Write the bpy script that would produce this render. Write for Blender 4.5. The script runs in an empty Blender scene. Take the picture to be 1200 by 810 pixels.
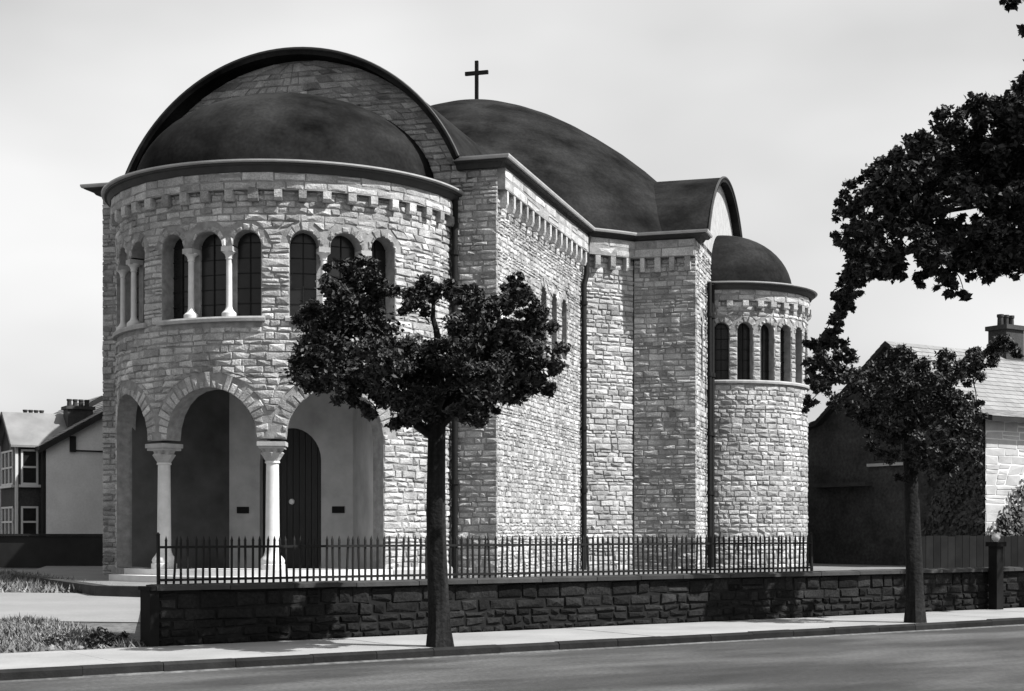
import bpy, math, random
from math import sin, cos, pi, sqrt, radians, atan2
from mathutils import Vector, Matrix

random.seed(7)
SC = bpy.context.scene
COL = SC.collection

# ------------------------------------------------------------------ camera
FPX, CX, HY = 1753.0, 600.0, 622.0        # focal length, centre, horizon in photo pixels
EYE = 1.55
cam = bpy.data.cameras.new('camera')
cam.sensor_width = 36.0
cam.lens = FPX / 1200.0 * 36.0
cam.shift_y = (HY - 405.0) / 1200.0
cam.clip_start, cam.clip_end = 0.1, 3000.0
camo = bpy.data.objects.new('camera', cam)
camo.location = (0, 0, EYE)
camo.rotation_euler = (radians(90), 0, 0)
COL.objects.link(camo)
SC.camera = camo

# ------------------------------------------------------------------ sky, sun, exposure
SUN_H = (0.945, -0.327)
SUN_EL = 49.0
W = bpy.data.worlds.new('World')
SC.world = W
W.use_nodes = True
nt = W.node_tree
nt.nodes.clear()
wo = nt.nodes.new('ShaderNodeOutputWorld')
bg = nt.nodes.new('ShaderNodeBackground')
bg.inputs['Strength'].default_value = 0.1
sky = nt.nodes.new('ShaderNodeTexSky')
sky.sky_type = 'NISHITA'
sky.sun_disc = False
sky.dust_density = 3.0
sky.air_density = 1.0
sky.sun_elevation = radians(SUN_EL)
sky.sun_rotation = atan2(SUN_H[0], SUN_H[1])
bw = nt.nodes.new('ShaderNodeRGBToBW')
nt.links.new(sky.outputs[0], bw.inputs[0])
tcw = nt.nodes.new('ShaderNodeTexCoord')
mpw = nt.nodes.new('ShaderNodeMapping')
mpw.inputs['Scale'].default_value = (1.0, 1.0, 2.2)
nt.links.new(tcw.outputs['Generated'], mpw.inputs['Vector'])
nz = nt.nodes.new('ShaderNodeTexNoise')
nz.inputs['Scale'].default_value = 2.1
nz.inputs['Detail'].default_value = 4.0
nz.inputs['Roughness'].default_value = 0.45
nt.links.new(mpw.outputs[0], nz.inputs['Vector'])
crw = nt.nodes.new('ShaderNodeMapRange')
crw.inputs['From Min'].default_value = 0.35
crw.inputs['From Max'].default_value = 0.65
crw.inputs['To Min'].default_value = 3.2
crw.inputs['To Max'].default_value = 6.2
nt.links.new(nz.outputs['Fac'], crw.inputs['Value'])
mxw = nt.nodes.new('ShaderNodeMix')          # hazy bright cloud over the clear sky
mxw.data_type = 'FLOAT'
mxw.inputs[0].default_value = 0.55
nt.links.new(bw.outputs[0], mxw.inputs[2])
nt.links.new(crw.outputs[0], mxw.inputs[3])
nt.links.new(mxw.outputs[0], bg.inputs['Color'])
nt.links.new(bg.outputs[0], wo.inputs[0])

sl = bpy.data.lights.new('sun', 'SUN')
sl.energy = 5.0
sl.angle = radians(0.5)
sl.color = (1.0, 0.995, 0.985)
so = bpy.data.objects.new('sun', sl)
ce = cos(radians(SUN_EL))
sund = Vector((SUN_H[0] * ce, SUN_H[1] * ce, sin(radians(SUN_EL))))
so.rotation_euler = (-sund).to_track_quat('-Z', 'Y').to_euler()
so.location = (30, -20, 40)
COL.objects.link(so)

SC.view_settings.view_transform = 'Standard'
SC.view_settings.look = 'None'
SC.view_settings.exposure = 1.0
SC.view_settings.gamma = 1.0

# ------------------------------------------------------------------ materials (all neutral: a monochrome place)
STREAKY = ('limestone', 'roof_felt')
def mat(name, base, rough=0.85, var=0.25, scale=3.0, tone=0.0, bump=0.0, bscale=30.0, spec=0.3, streak=None, detail=6.0, fine=0.0, fscale=40.0, metal=0.0):
    """Grey surface: base albedo, blotchy variation, optional per-piece tone attribute, fine relief."""
    m = bpy.data.materials.new(name)
    m.use_nodes = True
    t = m.node_tree
    b = t.nodes['Principled BSDF']
    b.inputs['Roughness'].default_value = rough
    b.inputs['Specular IOR Level'].default_value = spec
    b.inputs['Metallic'].default_value = metal
    g = t.nodes.new('ShaderNodeNewGeometry')
    mp = t.nodes.new('ShaderNodeMapping')
    t.links.new(g.outputs['Position'], mp.inputs['Vector'])
    if streak:
        mp.inputs['Scale'].default_value = streak
    if name == 'asphalt':    # tyre-worn streaks run along the street
        mp.vector_type = 'TEXTURE'
        mp.inputs['Rotation'].default_value = (0, 0, radians(34))
        mp.inputs['Scale'].default_value = (1 / streak[0], 1 / streak[1], 1)
    n = t.nodes.new('ShaderNodeTexNoise')
    n.inputs['Scale'].default_value = scale
    n.inputs['Detail'].default_value = detail
    n.inputs['Roughness'].default_value = 0.6
    t.links.new(mp.outputs[0], n.inputs['Vector'])
    mr = t.nodes.new('ShaderNodeMapRange')
    mr.inputs['From Min'].default_value = 0.3
    mr.inputs['From Max'].default_value = 0.7
    mr.inputs['To Min'].default_value = base * (1 - var)
    mr.inputs['To Max'].default_value = base * (1 + var)
    t.links.new(n.outputs['Fac'], mr.inputs['Value'])
    out = mr.outputs[0]
    if name == 'asphalt':  # dark patches mixed into the colour to imitate shadows lying on the road
        ns = t.nodes.new('ShaderNodeTexNoise'); ns.inputs['Scale'].default_value = .42; ns.inputs['Detail'].default_value = 5
        mps = t.nodes.new('ShaderNodeMapping'); mps.vector_type = 'TEXTURE'
        mps.inputs['Rotation'].default_value = (0, 0, radians(30)); mps.inputs['Scale'].default_value = (2.2, .8, 1); mps.inputs['Location'].default_value = (3.3, 1.0, 0)
        t.links.new(g.outputs['Position'], mps.inputs['Vector']); t.links.new(mps.outputs[0], ns.inputs['Vector'])
        ms = t.nodes.new('ShaderNodeMapRange'); ms.inputs['From Min'].default_value = .42; ms.inputs['From Max'].default_value = .54
        ms.inputs['To Min'].default_value = .55; ms.inputs['To Max'].default_value = 1.15
        t.links.new(ns.outputs['Fac'], ms.inputs['Value'])
        mu = t.nodes.new('ShaderNodeMath'); mu.operation = 'MULTIPLY'
        t.links.new(out, mu.inputs[0]); t.links.new(ms.outputs[0], mu.inputs[1]); out = mu.outputs[0]
    if fine:
        n3 = t.nodes.new('ShaderNodeTexNoise')
        n3.inputs['Scale'].default_value = fscale
        n3.inputs['Detail'].default_value = 3.0
        t.links.new(g.outputs['Position'], n3.inputs['Vector'])
        m3 = t.nodes.new('ShaderNodeMapRange')
        m3.inputs['From Min'].default_value = 0.3
        m3.inputs['From Max'].default_value = 0.7
        m3.inputs['To Min'].default_value = 1 - fine
        m3.inputs['To Max'].default_value = 1 + fine
        t.links.new(n3.outputs['Fac'], m3.inputs['Value'])
        mu = t.nodes.new('ShaderNodeMath'); mu.operation = 'MULTIPLY'
        t.links.new(out, mu.inputs[0]); t.links.new(m3.outputs[0], mu.inputs[1])
        out = mu.outputs[0]
    if name in STREAKY:      # long rain streaks and soot drifts
        mpv = t.nodes.new('ShaderNodeMapping'); mpv.inputs['Scale'].default_value = (1.6, 1.6, .22) if name == 'limestone' else (.45, .45, 2.6)
        t.links.new(g.outputs['Position'], mpv.inputs['Vector'])
        for sc_, am in ((1.0, .15), (.35, .11)):
            nv = t.nodes.new('ShaderNodeTexNoise'); nv.inputs['Scale'].default_value = sc_ * 1.3; nv.inputs['Detail'].default_value = 4
            t.links.new(mpv.outputs[0] if sc_ == 1.0 else g.outputs['Position'], nv.inputs['Vector'])
            mv = t.nodes.new('ShaderNodeMapRange')
            mv.inputs['From Min'].default_value = .35; mv.inputs['From Max'].default_value = .65
            mv.inputs['To Min'].default_value = 1 - am; mv.inputs['To Max'].default_value = 1 + am
            t.links.new(nv.outputs['Fac'], mv.inputs['Value'])
            mu = t.nodes.new('ShaderNodeMath'); mu.operation = 'MULTIPLY'
            t.links.new(out, mu.inputs[0]); t.links.new(mv.outputs[0], mu.inputs[1]); out = mu.outputs[0]
    if tone:
        a = t.nodes.new('ShaderNodeAttribute')
        a.attribute_name = 'tone'
        m2 = t.nodes.new('ShaderNodeMapRange')
        m2.inputs['To Min'].default_value = 1 - tone
        m2.inputs['To Max'].default_value = 1 + tone
        t.links.new(a.outputs['Fac'], m2.inputs['Value'])
        mu = t.nodes.new('ShaderNodeMath'); mu.operation = 'MULTIPLY'
        t.links.new(out, mu.inputs[0]); t.links.new(m2.outputs[0], mu.inputs[1])
        out = mu.outputs[0]
    cc = t.nodes.new('ShaderNodeCombineColor')
    for i in range(3):
        t.links.new(out, cc.inputs[i])
    t.links.new(cc.outputs[0], b.inputs['Base Color'])
    if bump:
        n2 = t.nodes.new('ShaderNodeTexNoise')
        n2.inputs['Scale'].default_value = bscale
        n2.inputs['Detail'].default_value = 5.0
        t.links.new(g.outputs['Position'], n2.inputs['Vector'])
        bp = t.nodes.new('ShaderNodeBump')
        bp.inputs['Strength'].default_value = bump
        bp.inputs['Distance'].default_value = 0.02
        t.links.new(n2.outputs['Fac'], bp.inputs['Height'])
        t.links.new(bp.outputs[0], b.inputs['Normal'])
    return m

M = dict(
    stone=mat('limestone', 0.285, var=0.28, scale=2.5, tone=0.45, bump=0.9, bscale=22, fine=0.25, fscale=30),
    mortar=mat('mortar', 0.19, var=0.3, scale=6, bump=0.5),
    dressed=mat('dressed_stone', 0.28, var=0.18, scale=4, tone=0.2, bump=0.25, bscale=25),
    pale=mat('pale_stone', 0.48, var=0.12, scale=4, bump=0.1),
    roof=mat('roof_felt', 0.0135, rough=0.9, var=0.8, scale=0.6, bump=0.15, bscale=8, spec=0.03, fine=0.2, fscale=12),
    lead=mat('lead_edge', 0.28, rough=0.5, var=0.15, scale=3, spec=0.4),
    cornice=mat('cornice_paint', 0.03, var=0.25, scale=3, rough=0.7),
    iron=mat('black_iron', 0.008, rough=0.7, var=0.3, scale=8, spec=0.15),
    glass=mat('dark_glass', 0.012, rough=0.25, var=0.3, scale=5, spec=0.25),
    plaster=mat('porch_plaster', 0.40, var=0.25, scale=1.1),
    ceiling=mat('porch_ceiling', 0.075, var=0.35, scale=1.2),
    door=mat('dark_oak', 0.018, rough=0.5, var=0.3, scale=5, streak=(6, 6, .6)),
    soot=mat('sooty_wall_stone', 0.011, spec=0.08, var=0.5, scale=1.4, tone=0.75, bump=0.9, bscale=20, fine=0.35, fscale=25),
    sootback=mat('sooty_joint', 0.010, spec=0.08, var=0.3, scale=6),
    coping=mat('wall_coping', 0.036, spec=0.08, var=0.3, scale=3, tone=0.25, bump=0.3),
    asphalt=mat('asphalt', 0.046, rough=0.8, var=0.6, scale=0.7, streak=(.4, 1.1, 1), bump=0.25, bscale=40, fine=0.28, fscale=16),
    pave=mat('pavement_concrete', 0.215, var=0.16, scale=0.9, bump=0.1, bscale=50, fine=0.07, fscale=30),
    kerb=mat('kerb_stone', 0.014, spec=0.08, var=0.3, scale=4, tone=0.25, bump=0.3),
    lane=mat('side_road', 0.17, var=0.12, scale=0.6, fine=0.08, fscale=20),
    earth=mat('rough_grass_ground', 0.075, var=0.4, scale=0.5, fine=0.4, fscale=9, bump=0.6, bscale=10),
    yard=mat('forecourt_paving', 0.13, var=0.2, scale=1.0, fine=0.1),
    grass=mat('grass_blades', 0.115, var=0.35, scale=1.5, tone=0.6, rough=0.7),
    leaf=mat('leaves', 0.026, var=0.3, scale=2, tone=0.55, rough=0.6, spec=0.35),
    leafd=mat('dark_leaves', 0.021, var=0.35, scale=2, tone=0.85, rough=0.6, spec=0.25),
    bark=mat('bark', 0.012, spec=0.08, var=0.6, scale=3, streak=(4, 4, .5), bump=1.0, bscale=14, fine=0.3, fscale=25),
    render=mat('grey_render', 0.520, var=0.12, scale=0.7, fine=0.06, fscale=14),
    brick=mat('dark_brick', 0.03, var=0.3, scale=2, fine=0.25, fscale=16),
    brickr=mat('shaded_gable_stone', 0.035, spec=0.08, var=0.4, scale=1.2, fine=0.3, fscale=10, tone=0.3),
    white=mat('white_paint', 0.42, var=0.08, scale=3, rough=0.5),
    slate=mat('slates', 0.14, var=0.2, scale=1.5, tone=0.22, rough=0.6),
    slatep=mat('pale_slates', 0.17, var=0.12, scale=1.5, tone=0.16, rough=0.6),
    whitewall=mat('pale_blockwork', 0.3, var=0.16, scale=1.6, tone=0.09, fine=0.08),
    darkwood=mat('dark_boards', 0.008, spec=0.08, var=0.4, scale=2, tone=0.3),
    blackw=mat('dark_painted_wall', 0.022, spec=0.08, var=0.3, scale=1),
    brass=mat('pale_metal', 0.7, rough=0.35, var=0.05, spec=0.6),
)

# ------------------------------------------------------------------ helpers
class MB:
    def __init__(s):
        s.v, s.f, s.t = [], [], []
    def add(s, vs, fs, tone=0.5):
        o = len(s.v)
        s.v += [tuple(p) for p in vs]
        s.f += [tuple(i + o for i in q) for q in fs]
        s.t += [tone] * len(fs)
    def quad(s, a, b, c, d, tone=0.5):
        s.add([a, b, c, d], [(0, 1, 2, 3)], tone)
    def box(s, o, ax, ay, az, tone=0.5):
        """o corner, three edge vectors"""
        o, ax, ay, az = map(Vector, (o, ax, ay, az))
        P = [o, o + ax, o + ax + ay, o + ay]
        P += [p + az for p in P]
        s.add(P, [(3, 2, 1, 0), (4, 5, 6, 7), (0, 1, 5, 4), (1, 2, 6, 5), (2, 3, 7, 6), (3, 0, 4, 7)], tone)
    def prism(s, pts, z0, z1, tone=0.5):
        n = len(pts)
        s.add([(p[0], p[1], z0) for p in pts] + [(p[0], p[1], z1) for p in pts],
              [tuple(range(n))[::-1], tuple(range(n, 2 * n))] + [(i, (i + 1) % n, n + (i + 1) % n, n + i) for i in range(n)], tone)
    def tube(s, pts, rad, n=8, tone=0.5, cap=True):
        """tapered tube along a polyline"""
        pts = [Vector(p) for p in pts]
        if not hasattr(rad, '__len__'):
            rad = [rad] * len(pts)
        o = len(s.v)
        x = None
        for i, p in enumerate(pts):
            d = (pts[min(i + 1, len(pts) - 1)] - pts[max(i - 1, 0)]).normalized()
            if x is None:
                x = d.orthogonal().normalized()
            x = (x - d * x.dot(d)).normalized()
            y = d.cross(x)
            for k in range(n):
                a = 2 * pi * k / n
                s.v.append(tuple(p + (x * cos(a) + y * sin(a)) * rad[i]))
        for i in range(len(pts) - 1):
            for k in range(n):
                a, b = o + i * n + k, o + i * n + (k + 1) % n
                s.f.append((a, b, b + n, a + n)); s.t.append(tone)
        if cap:
            s.f.append(tuple(o + k for k in range(n))[::-1]); s.t.append(tone)
            e = o + (len(pts) - 1) * n
            s.f.append(tuple(e + k for k in range(n))); s.t.append(tone)
    def lathe(s, c, prof, n=16, tone=0.5, sq=False):
        """prof: (radius, z) from the bottom up"""
        o = len(s.v)
        for r, z in prof:
            for k in range(n):
                a = 2 * pi * (k + .5) / n
                s.v.append((c[0] + r * cos(a), c[1] + r * sin(a), c[2] + z))
        for i in range(len(prof) - 1):
            for k in range(n):
                a, b = o + i * n + k, o + i * n + (k + 1) % n
                s.f.append((a, b, b + n, a + n)); s.t.append(tone)
        s.f.append(tuple(o + k for k in range(n))[::-1]); s.t.append(tone)
        e = o + (len(prof) - 1) * n
        s.f.append(tuple(e + k for k in range(n))); s.t.append(tone)
    def mesh(s, name, m, smooth=False):
        me = bpy.data.meshes.new(name)
        me.from_pydata(s.v, [], s.f)
        at = me.attributes.new('tone', 'FLOAT', 'FACE')
        at.data.foreach_set('value', s.t)
        me.materials.append(m)
        if smooth:
            me.polygons.foreach_set('use_smooth', [True] * len(s.f))
            me.set_sharp_from_angle(angle=radians(40))
        me.update()
        return me
    def build(s, name, m, parent=None, smooth=False):
        return link(name, s.mesh(name, m, smooth), parent)

def link(name, me, parent=None):
    o = bpy.data.objects.new(name, me)
    COL.objects.link(o)
    if parent is not None:
        o.parent = parent
        if parent.get('_base'):
            o.matrix_parent_inverse = Matrix.Translation(-Vector(parent.location))
    return o

def thing(name, label, cat, loc, group=None):
    o = bpy.data.objects.new(name, None)
    o.empty_display_size = 0.3
    o.location = loc
    o['label'] = label; o['category'] = cat; o['_base'] = 1
    if group:
        o['group'] = group
    COL.objects.link(o)
    return o

def tag(o, label, cat, group=None):
    o['label'] = label; o['category'] = cat
    if group:
        o['group'] = group
    return o

def kind(o, k):
    o['kind'] = k
    return o

def proj(p):
    return (CX + p[0] / p[1] * FPX, HY - (p[2] - EYE) / p[1] * FPX)

def at(px, py, Y):
    return Vector(((px - CX) / FPX * Y, Y, EYE - (py - HY) / FPX * Y))

# ------------------------------------------------------------------ street frame: k along the kerb, q away from the road
KD = Vector((0.829, 0.559, 0)); QD = Vector((-0.559, 0.829, 0)); K0 = Vector((-1.115, 19.55, 0))
def ST(k, q, z=0.0):
    p = K0 + KD * k + QD * q
    return Vector((p.x, p.y, z))
def qof(x, y):
    return (Vector((x, y, 0)) - K0).dot(QD)
def kof(x, y):
    return (Vector((x, y, 0)) - K0).dot(KD)
WALLQ = 2.42

def gz(x, y):
    q = qof(x, y)
    if q < 2.2:
        return -0.02 if q > 0.2 else -0.2
    for a, b, za, zb in ((2.2, 8, -0.01, .11), (8, 22, .11, .27), (22, 45, .27, .31)):
        if q < b:
            return za + (zb - za) * (q - a) / (b - a)
    return .31

# ground: one sheet to the horizon
g = MB()
ks = [-900, -300, -120, -60, -40, -30, -22, -16, -12, -8, -4, 0, 4, 8, 12, 18, 26, 40, 60, 120, 300, 900]
qs = [-600, -200, -60, -20, -6, -0.3, 0.25, 2.15, 2.25, 4, 6, 8, 12, 16, 22, 30, 45, 70, 120, 300, 700, 1500]
for k in ks:
    for q in qs:
        p = ST(k, q); g.v.append((p.x, p.y, gz(p.x, p.y)))
nq = len(qs)
for i in range(len(ks) - 1):
    for j in range(nq - 1):
        g.f.append((i * nq + j, (i + 1) * nq + j, (i + 1) * nq + j + 1, i * nq + j + 1)); g.t.append(.5)
kind(g.build('ground', M['earth']), 'structure')

# road
b = MB()
b.quad(ST(-300, -14, -.12), ST(400, -14, -.12), ST(400, 0.05, -.12), ST(-300, 0.05, -.12))
kind(b.build('road', M['asphalt']), 'structure')
# pavement with scored bays
b = MB()
b.quad(ST(-300, .125, 0), ST(-40, .125, 0), ST(-40, WALLQ, 0), ST(-300, WALLQ, 0))
k = -40.0
while k < 60:
    b.box(ST(k + .006, .125, -.05), KD * 1.988, QD * (WALLQ - .125), (0, 0, .05 + random.uniform(-.002, .002)))
    k += 2.0
b.quad(ST(60, .125, 0), ST(400, .125, 0), ST(400, WALLQ, 0), ST(60, WALLQ, 0))
kind(b.build('pavement', M['pave']), 'structure')
# kerb of single stones
kr = MB()
kr.box(ST(-60, .02, -.2), KD * 130, QD * .09, (0, 0, .17))
kerb = kind(kr.build('kerb', M['kerb']), 'structure')
k = -14.0
while k < 26:
    L = random.uniform(.85, 1.05)
    s = MB()
    dz, dq = random.uniform(-.005, .006), random.uniform(-.008, .008)
    a0, a1 = k + .004, k + L - .004
    P = [(0, 0), (.125, 0), (.125, .165), (.03, .165), (0, .135)]
    vs = [ST(a0, dq + p[0], -.16 + p[1] + dz) for p in P] + [ST(a1, dq + p[0], -.16 + p[1] + dz) for p in P]
    s.add(vs, [(0, 1, 2, 3, 4), (9, 8, 7, 6, 5)] + [(i, 5 + i, 5 + (i + 1) % 5, (i + 1) % 5) for i in range(5)], random.random())
    s.build('kerb_stone', M['kerb'], kerb)
    k += L

# ------------------------------------------------------------------ stonework
def top_of(o, a):
    R = (o['a1'] - o['a0']) / 2
    if o.get('flat'):
        return o['sp']
    c = (o['a0'] + o['a1']) / 2
    return o['sp'] + sqrt(max(0, R * R - (a - c) ** 2))

def opening(a0, a1, zs, sp, rw=.26, flat=False, sides=(1, 1), mid=None):
    return dict(a0=a0, a1=a1, zs=zs, sp=sp, rw=rw, flat=flat, sides=sides, mid=mid)

def wall_mesh(f, a0, a1, z0, z1, ops, thick, step=.4):
    """Backing wall with its openings and their reveals; f(a, z, d) maps to the world."""
    mb = MB()
    zt = z1 if callable(z1) else (lambda a: z1)
    ss = {a0, a1}
    n = max(1, int((a1 - a0) / step))
    for i in range(n + 1):
        ss.add(a0 + (a1 - a0) * i / n)
    for o in ops:
        for i in range(13):
            c, R = (o['a0'] + o['a1']) / 2, (o['a1'] - o['a0']) / 2
            ss.add(c - R * cos(pi * i / 12))
    ss = sorted(ss)
    ss = [ss[0]] + [b for a, b in zip(ss, ss[1:]) if b - a > 1e-4]
    for l, r in zip(ss, ss[1:]):
        m = (l + r) / 2
        cov = sorted([o for o in ops if o['a0'] < m < o['a1']], key=lambda o: o['zs'])
        cl = cr = z0
        segs = []
        for o in cov:
            segs.append((cl, cr, o['zs'], o['zs']))
            cl, cr = top_of(o, l), top_of(o, r)
        segs.append((cl, cr, zt(l), zt(r)))
        for (bl, br, tl, tr) in segs:
            if tl - bl < 1e-4 and tr - br < 1e-4:
                continue
            mb.quad(f(l, bl, 0), f(r, br, 0), f(r, tr, 0), f(l, tl, 0))
            mb.quad(f(r, br, -thick), f(l, bl, -thick), f(l, tl, -thick), f(r, tr, -thick))
    for o in ops:
        c, R = (o['a0'] + o['a1']) / 2, (o['a1'] - o['a0']) / 2
        pts = []
        if o['sides'][0]:
            pts.append((o['a0'], o['zs']))
        if o['flat']:
            pts += [(o['a0'], o['sp']), (o['a1'], o['sp'])]
        else:
            pts += [(c - R * cos(pi * i / 12), o['sp'] + R * sin(pi * i / 12)) for i in range(13)]
        if o['sides'][1]:
            pts.append((o['a1'], o['zs']))
        for p, q in zip(pts, pts[1:]):
            mb.quad(f(p[0], p[1], 0), f(p[0], p[1], -thick), f(q[0], q[1], -thick), f(q[0], q[1], 0))
        mb.quad(f(o['a0'], o['zs'], 0), f(o['a1'], o['zs'], 0), f(o['a1'], o['zs'], -thick), f(o['a0'], o['zs'], -thick))
    return mb

def stone_piece(f, quad, proud, tone, rnd, bump=.03):
    """One rock-faced stone: quad = 4 (a, z) corners, counter-clockwise; 12 triangles."""
    vs = [f(a, z, -.01) for a, z in quad]
    ca = sum(p[0] for p in quad) / 4; cz = sum(p[1] for p in quad) / 4
    w = max(.05, max(p[0] for p in quad) - min(p[0] for p in quad)); h = max(.04, max(p[1] for p in quad) - min(p[1] for p in quad))
    ia, iz = min(.022 / w, .2), min(.02 / h, .25)
    for a, z in quad:
        vs.append(f(a + (ca - a) * 2 * ia * rnd.uniform(.4, 1.6), z + (cz - z) * 2 * iz * rnd.uniform(.4, 1.6), proud + rnd.uniform(-.014, .014)))
    vs.append(f(ca + rnd.uniform(-.25, .25) * w, cz + rnd.uniform(-.2, .2) * h, proud + rnd.uniform(0, bump)))
    fs = [(0, 1, 5, 4), (1, 2, 6, 5), (2, 3, 7, 6), (3, 0, 4, 7), (4, 5, 8), (5, 6, 8), (6, 7, 8), (7, 4, 8)]
    return vs, fs, tone

def lay_stones(f, a0, a1, z0, z1, ops, seed, hr=(.08, .19), lr=(.16, .6), proud=(.006, .036), clip=None, gap=.004, bump=.03):
    """Random-coursed rubble between z0 and z1, cut round the openings and their rings. Returns stone tuples."""
    rnd = random.Random(seed)
    out = []
    z = z0
    while z < z1 - .05:
        h = rnd.uniform(*hr)
        if z1 - (z + h) < hr[0] * .8:
            h = z1 - z
        zb, ztp = z, z + h
        L0, R0, L1, R1 = a0, a1, a0, a1
        if clip:
            c = clip(zb), clip(ztp)
            if c[0] is None:
                break
            L0, R0 = c[0]
            L1, R1 = c[1] if c[1] else ((L0 + R0) / 2,) * 2
        blk = []
        for o in ops:
            c, R = (o['a0'] + o['a1']) / 2, (o['a1'] - o['a0']) / 2
            if ztp <= o['zs'] - .1 or o['flat'] and zb >= o['sp'] - .02:
                continue
            if ztp <= o['sp'] + .06 or o['flat']:
                blk.append([o['a0'], o['a1'], o['a0'], o['a1']])
                continue
            Ro = R + o['rw']
            if zb >= o['sp'] + Ro - .07:
                continue
            hb = sqrt(max(0, Ro * Ro - max(0, zb - o['sp']) ** 2)); ht = sqrt(max(0, Ro * Ro - max(0, ztp - o['sp']) ** 2))
            ht = max(ht, hb * .55)
            blk.append([c - hb, c + hb, c - ht, c + ht])
        blk.sort()
        mg = []
        for q in blk:
            if mg and q[0] < mg[-1][1] + .06:
                if q[1] > mg[-1][1]:
                    mg[-1][1] = q[1]
                if q[3] > mg[-1][3]:
                    mg[-1][3] = q[3]
                mg[-1][2] = min(mg[-1][2], q[2])
            else:
                mg.append(list(q))
        edges = [(L0, L1)]
        segs = []
        cur = (L0, L1)
        for q in mg:
            segs.append((cur, (q[0], q[2])))
            cur = (q[1], q[3])
        segs.append((cur, (R0, R1)))
        for (lb, lt), (rb, rt) in segs:
            if max(rb - lb, rt - lt) < .07 or rb - lb < .02 and rt - lt < .02:
                continue
            if rb < lb: rb = lb = (rb + lb) / 2
            if rt < lt: rt = lt = (rt + lt) / 2
            W_ = max(rb - lb, rt - lt)
            cuts = [0.0]
            while True:
                st = rnd.uniform(*lr) * (0.75 if h < .16 else 1.0) / W_
                if cuts[-1] + st > 1 - .2 / W_:
                    break
                cuts.append(cuts[-1] + st)
            cuts.append(1.0)
            for u, v in zip(cuts, cuts[1:]):
                j = [rnd.uniform(-.04, .04) for _ in range(4)]
                if rnd.random() < .12: j = [w + rnd.uniform(-.03, .0) for w in j]
                e = [rnd.uniform(-.03, .03) if 0 < w < 1 else 0 for w in (u, v)]
                split = h > .21 and rnd.random() < .18
                qd = [(lb + (rb - lb) * u + gap, zb + gap + j[0] * .5), (lb + (rb - lb) * v - gap, zb + gap + j[1] * .5),
                      (lt + (rt - lt) * v - gap, ztp - gap + j[2] * .5), (lt + (rt - lt) * u + gap, ztp - gap + j[3] * .5)]
                tn = min(1, max(0, rnd.gauss(.5, .24)))
                if split:
                    mz0 = zb + h * rnd.uniform(.4, .6)
                    fr = (mz0 - zb) / h
                    ml = lb + (lt - lb) * fr; mr_ = rb + (rt - rb) * fr
                    qa = [qd[0], qd[1], (ml + (mr_ - ml) * v - gap, mz0 - gap), (ml + (mr_ - ml) * u + gap, mz0 - gap)]
                    qb = [(qa[3][0], mz0 + gap), (qa[2][0], mz0 + gap), qd[2], qd[3]]
                    out.append(stone_piece(f, qa, rnd.uniform(*proud), tn, rnd, bump))
                    out.append(stone_piece(f, qb, rnd.uniform(*proud), min(1, max(0, rnd.gauss(.5, .24))), rnd, bump))
                else:
                    out.append(stone_piece(f, qd, rnd.uniform(*proud), tn, rnd, bump))
        z += h
    return out

def ring(f, o, n, seed, hp=9, proud=(.010, .032), lo=0.0):
    """Voussoirs round an arch; hp limits them to half the pier between two arches."""
    rnd = random.Random(seed)
    c, R = (o['a0'] + o['a1']) / 2, (o['a1'] - o['a0']) / 2
    out = []
    for i in range(n):
        t0, t1 = pi * i / n + .012 / R, pi * (i + 1) / n - .012 / R
        def ro(t):
            r = R + o['rw'] * 0.97
            ct = abs(cos(t))
            lim = (R + hp - .012) / ct if ct > 1e-3 else 99
            return max(R + .03, min(r, lim)) 
        rr = rnd.uniform(-.2, .03) * o['rw'] / .3
        q = [(c - R * cos(t0), o['sp'] + R * sin(t0)), (c - (ro(t0) + rr) * cos(t0), o['sp'] + (ro(t0) + rr) * sin(t0)),
             (c - (ro(t1) + rr) * cos(t1), o['sp'] + (ro(t1) + rr) * sin(t1)), (c - R * cos(t1), o['sp'] + R * sin(t1))]
        q = [q[0], q[3], q[2], q[1]]
        out.append(stone_piece(f, q, rnd.uniform(*proud), min(1, max(0, rnd.gauss(.38, .25))), rnd, .02))
    return out

def parea(st):
    ps = [proj(p) for p in st[0][4:8]]
    if not all(0 < p[0] < 1200 and 0 < p[1] < 810 for p in ps):
        return 0
    return .5 * sum(ps[i][0] * ps[(i + 1) % 4][1] - ps[(i + 1) % 4][0] * ps[i][1] for i in range(4)) * -1

def place(stones, name, rest, m, parent, limit=300):
    """The pieces that show largest as single objects, the rest as one piece of stuff."""
    idx = sorted(range(len(stones)), key=lambda i: -parea(stones[i]))
    big = set(idx[:limit])
    r = MB()
    for i, st in enumerate(stones):
        if i in big:
            s = MB(); s.add(*st); s.build(name, m, parent)
        else:
            r.add(*st)
    if r.f:
        kind(r.build(rest, m, parent), 'stuff')

# ------------------------------------------------------------------ church frame: u back, v right
TH = radians(16.2)
SD = Vector((sin(TH), cos(TH), 0)); VD = Vector((cos(TH), -sin(TH), 0))
CC = Vector((-0.38, 37.0, 0))
def L(u, v, z=0.0):
    p = CC + SD * u + VD * v
    return Vector((p.x, p.y, z))
EAVE = 10.74
YARD = 0.36
FLOOR = 0.65
NC = -5.5            # centre line of the front arm
XU = 15.75           # crossing
RD = 8.6             # drum of the crossing
U1, V2, U2, V3 = 9.13, 1.32, 10.45, 3.26
church = thing('church', 'grey rubble stone domed church with a round arcaded porch behind the iron railings', 'church', L(9, NC, 0))

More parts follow.
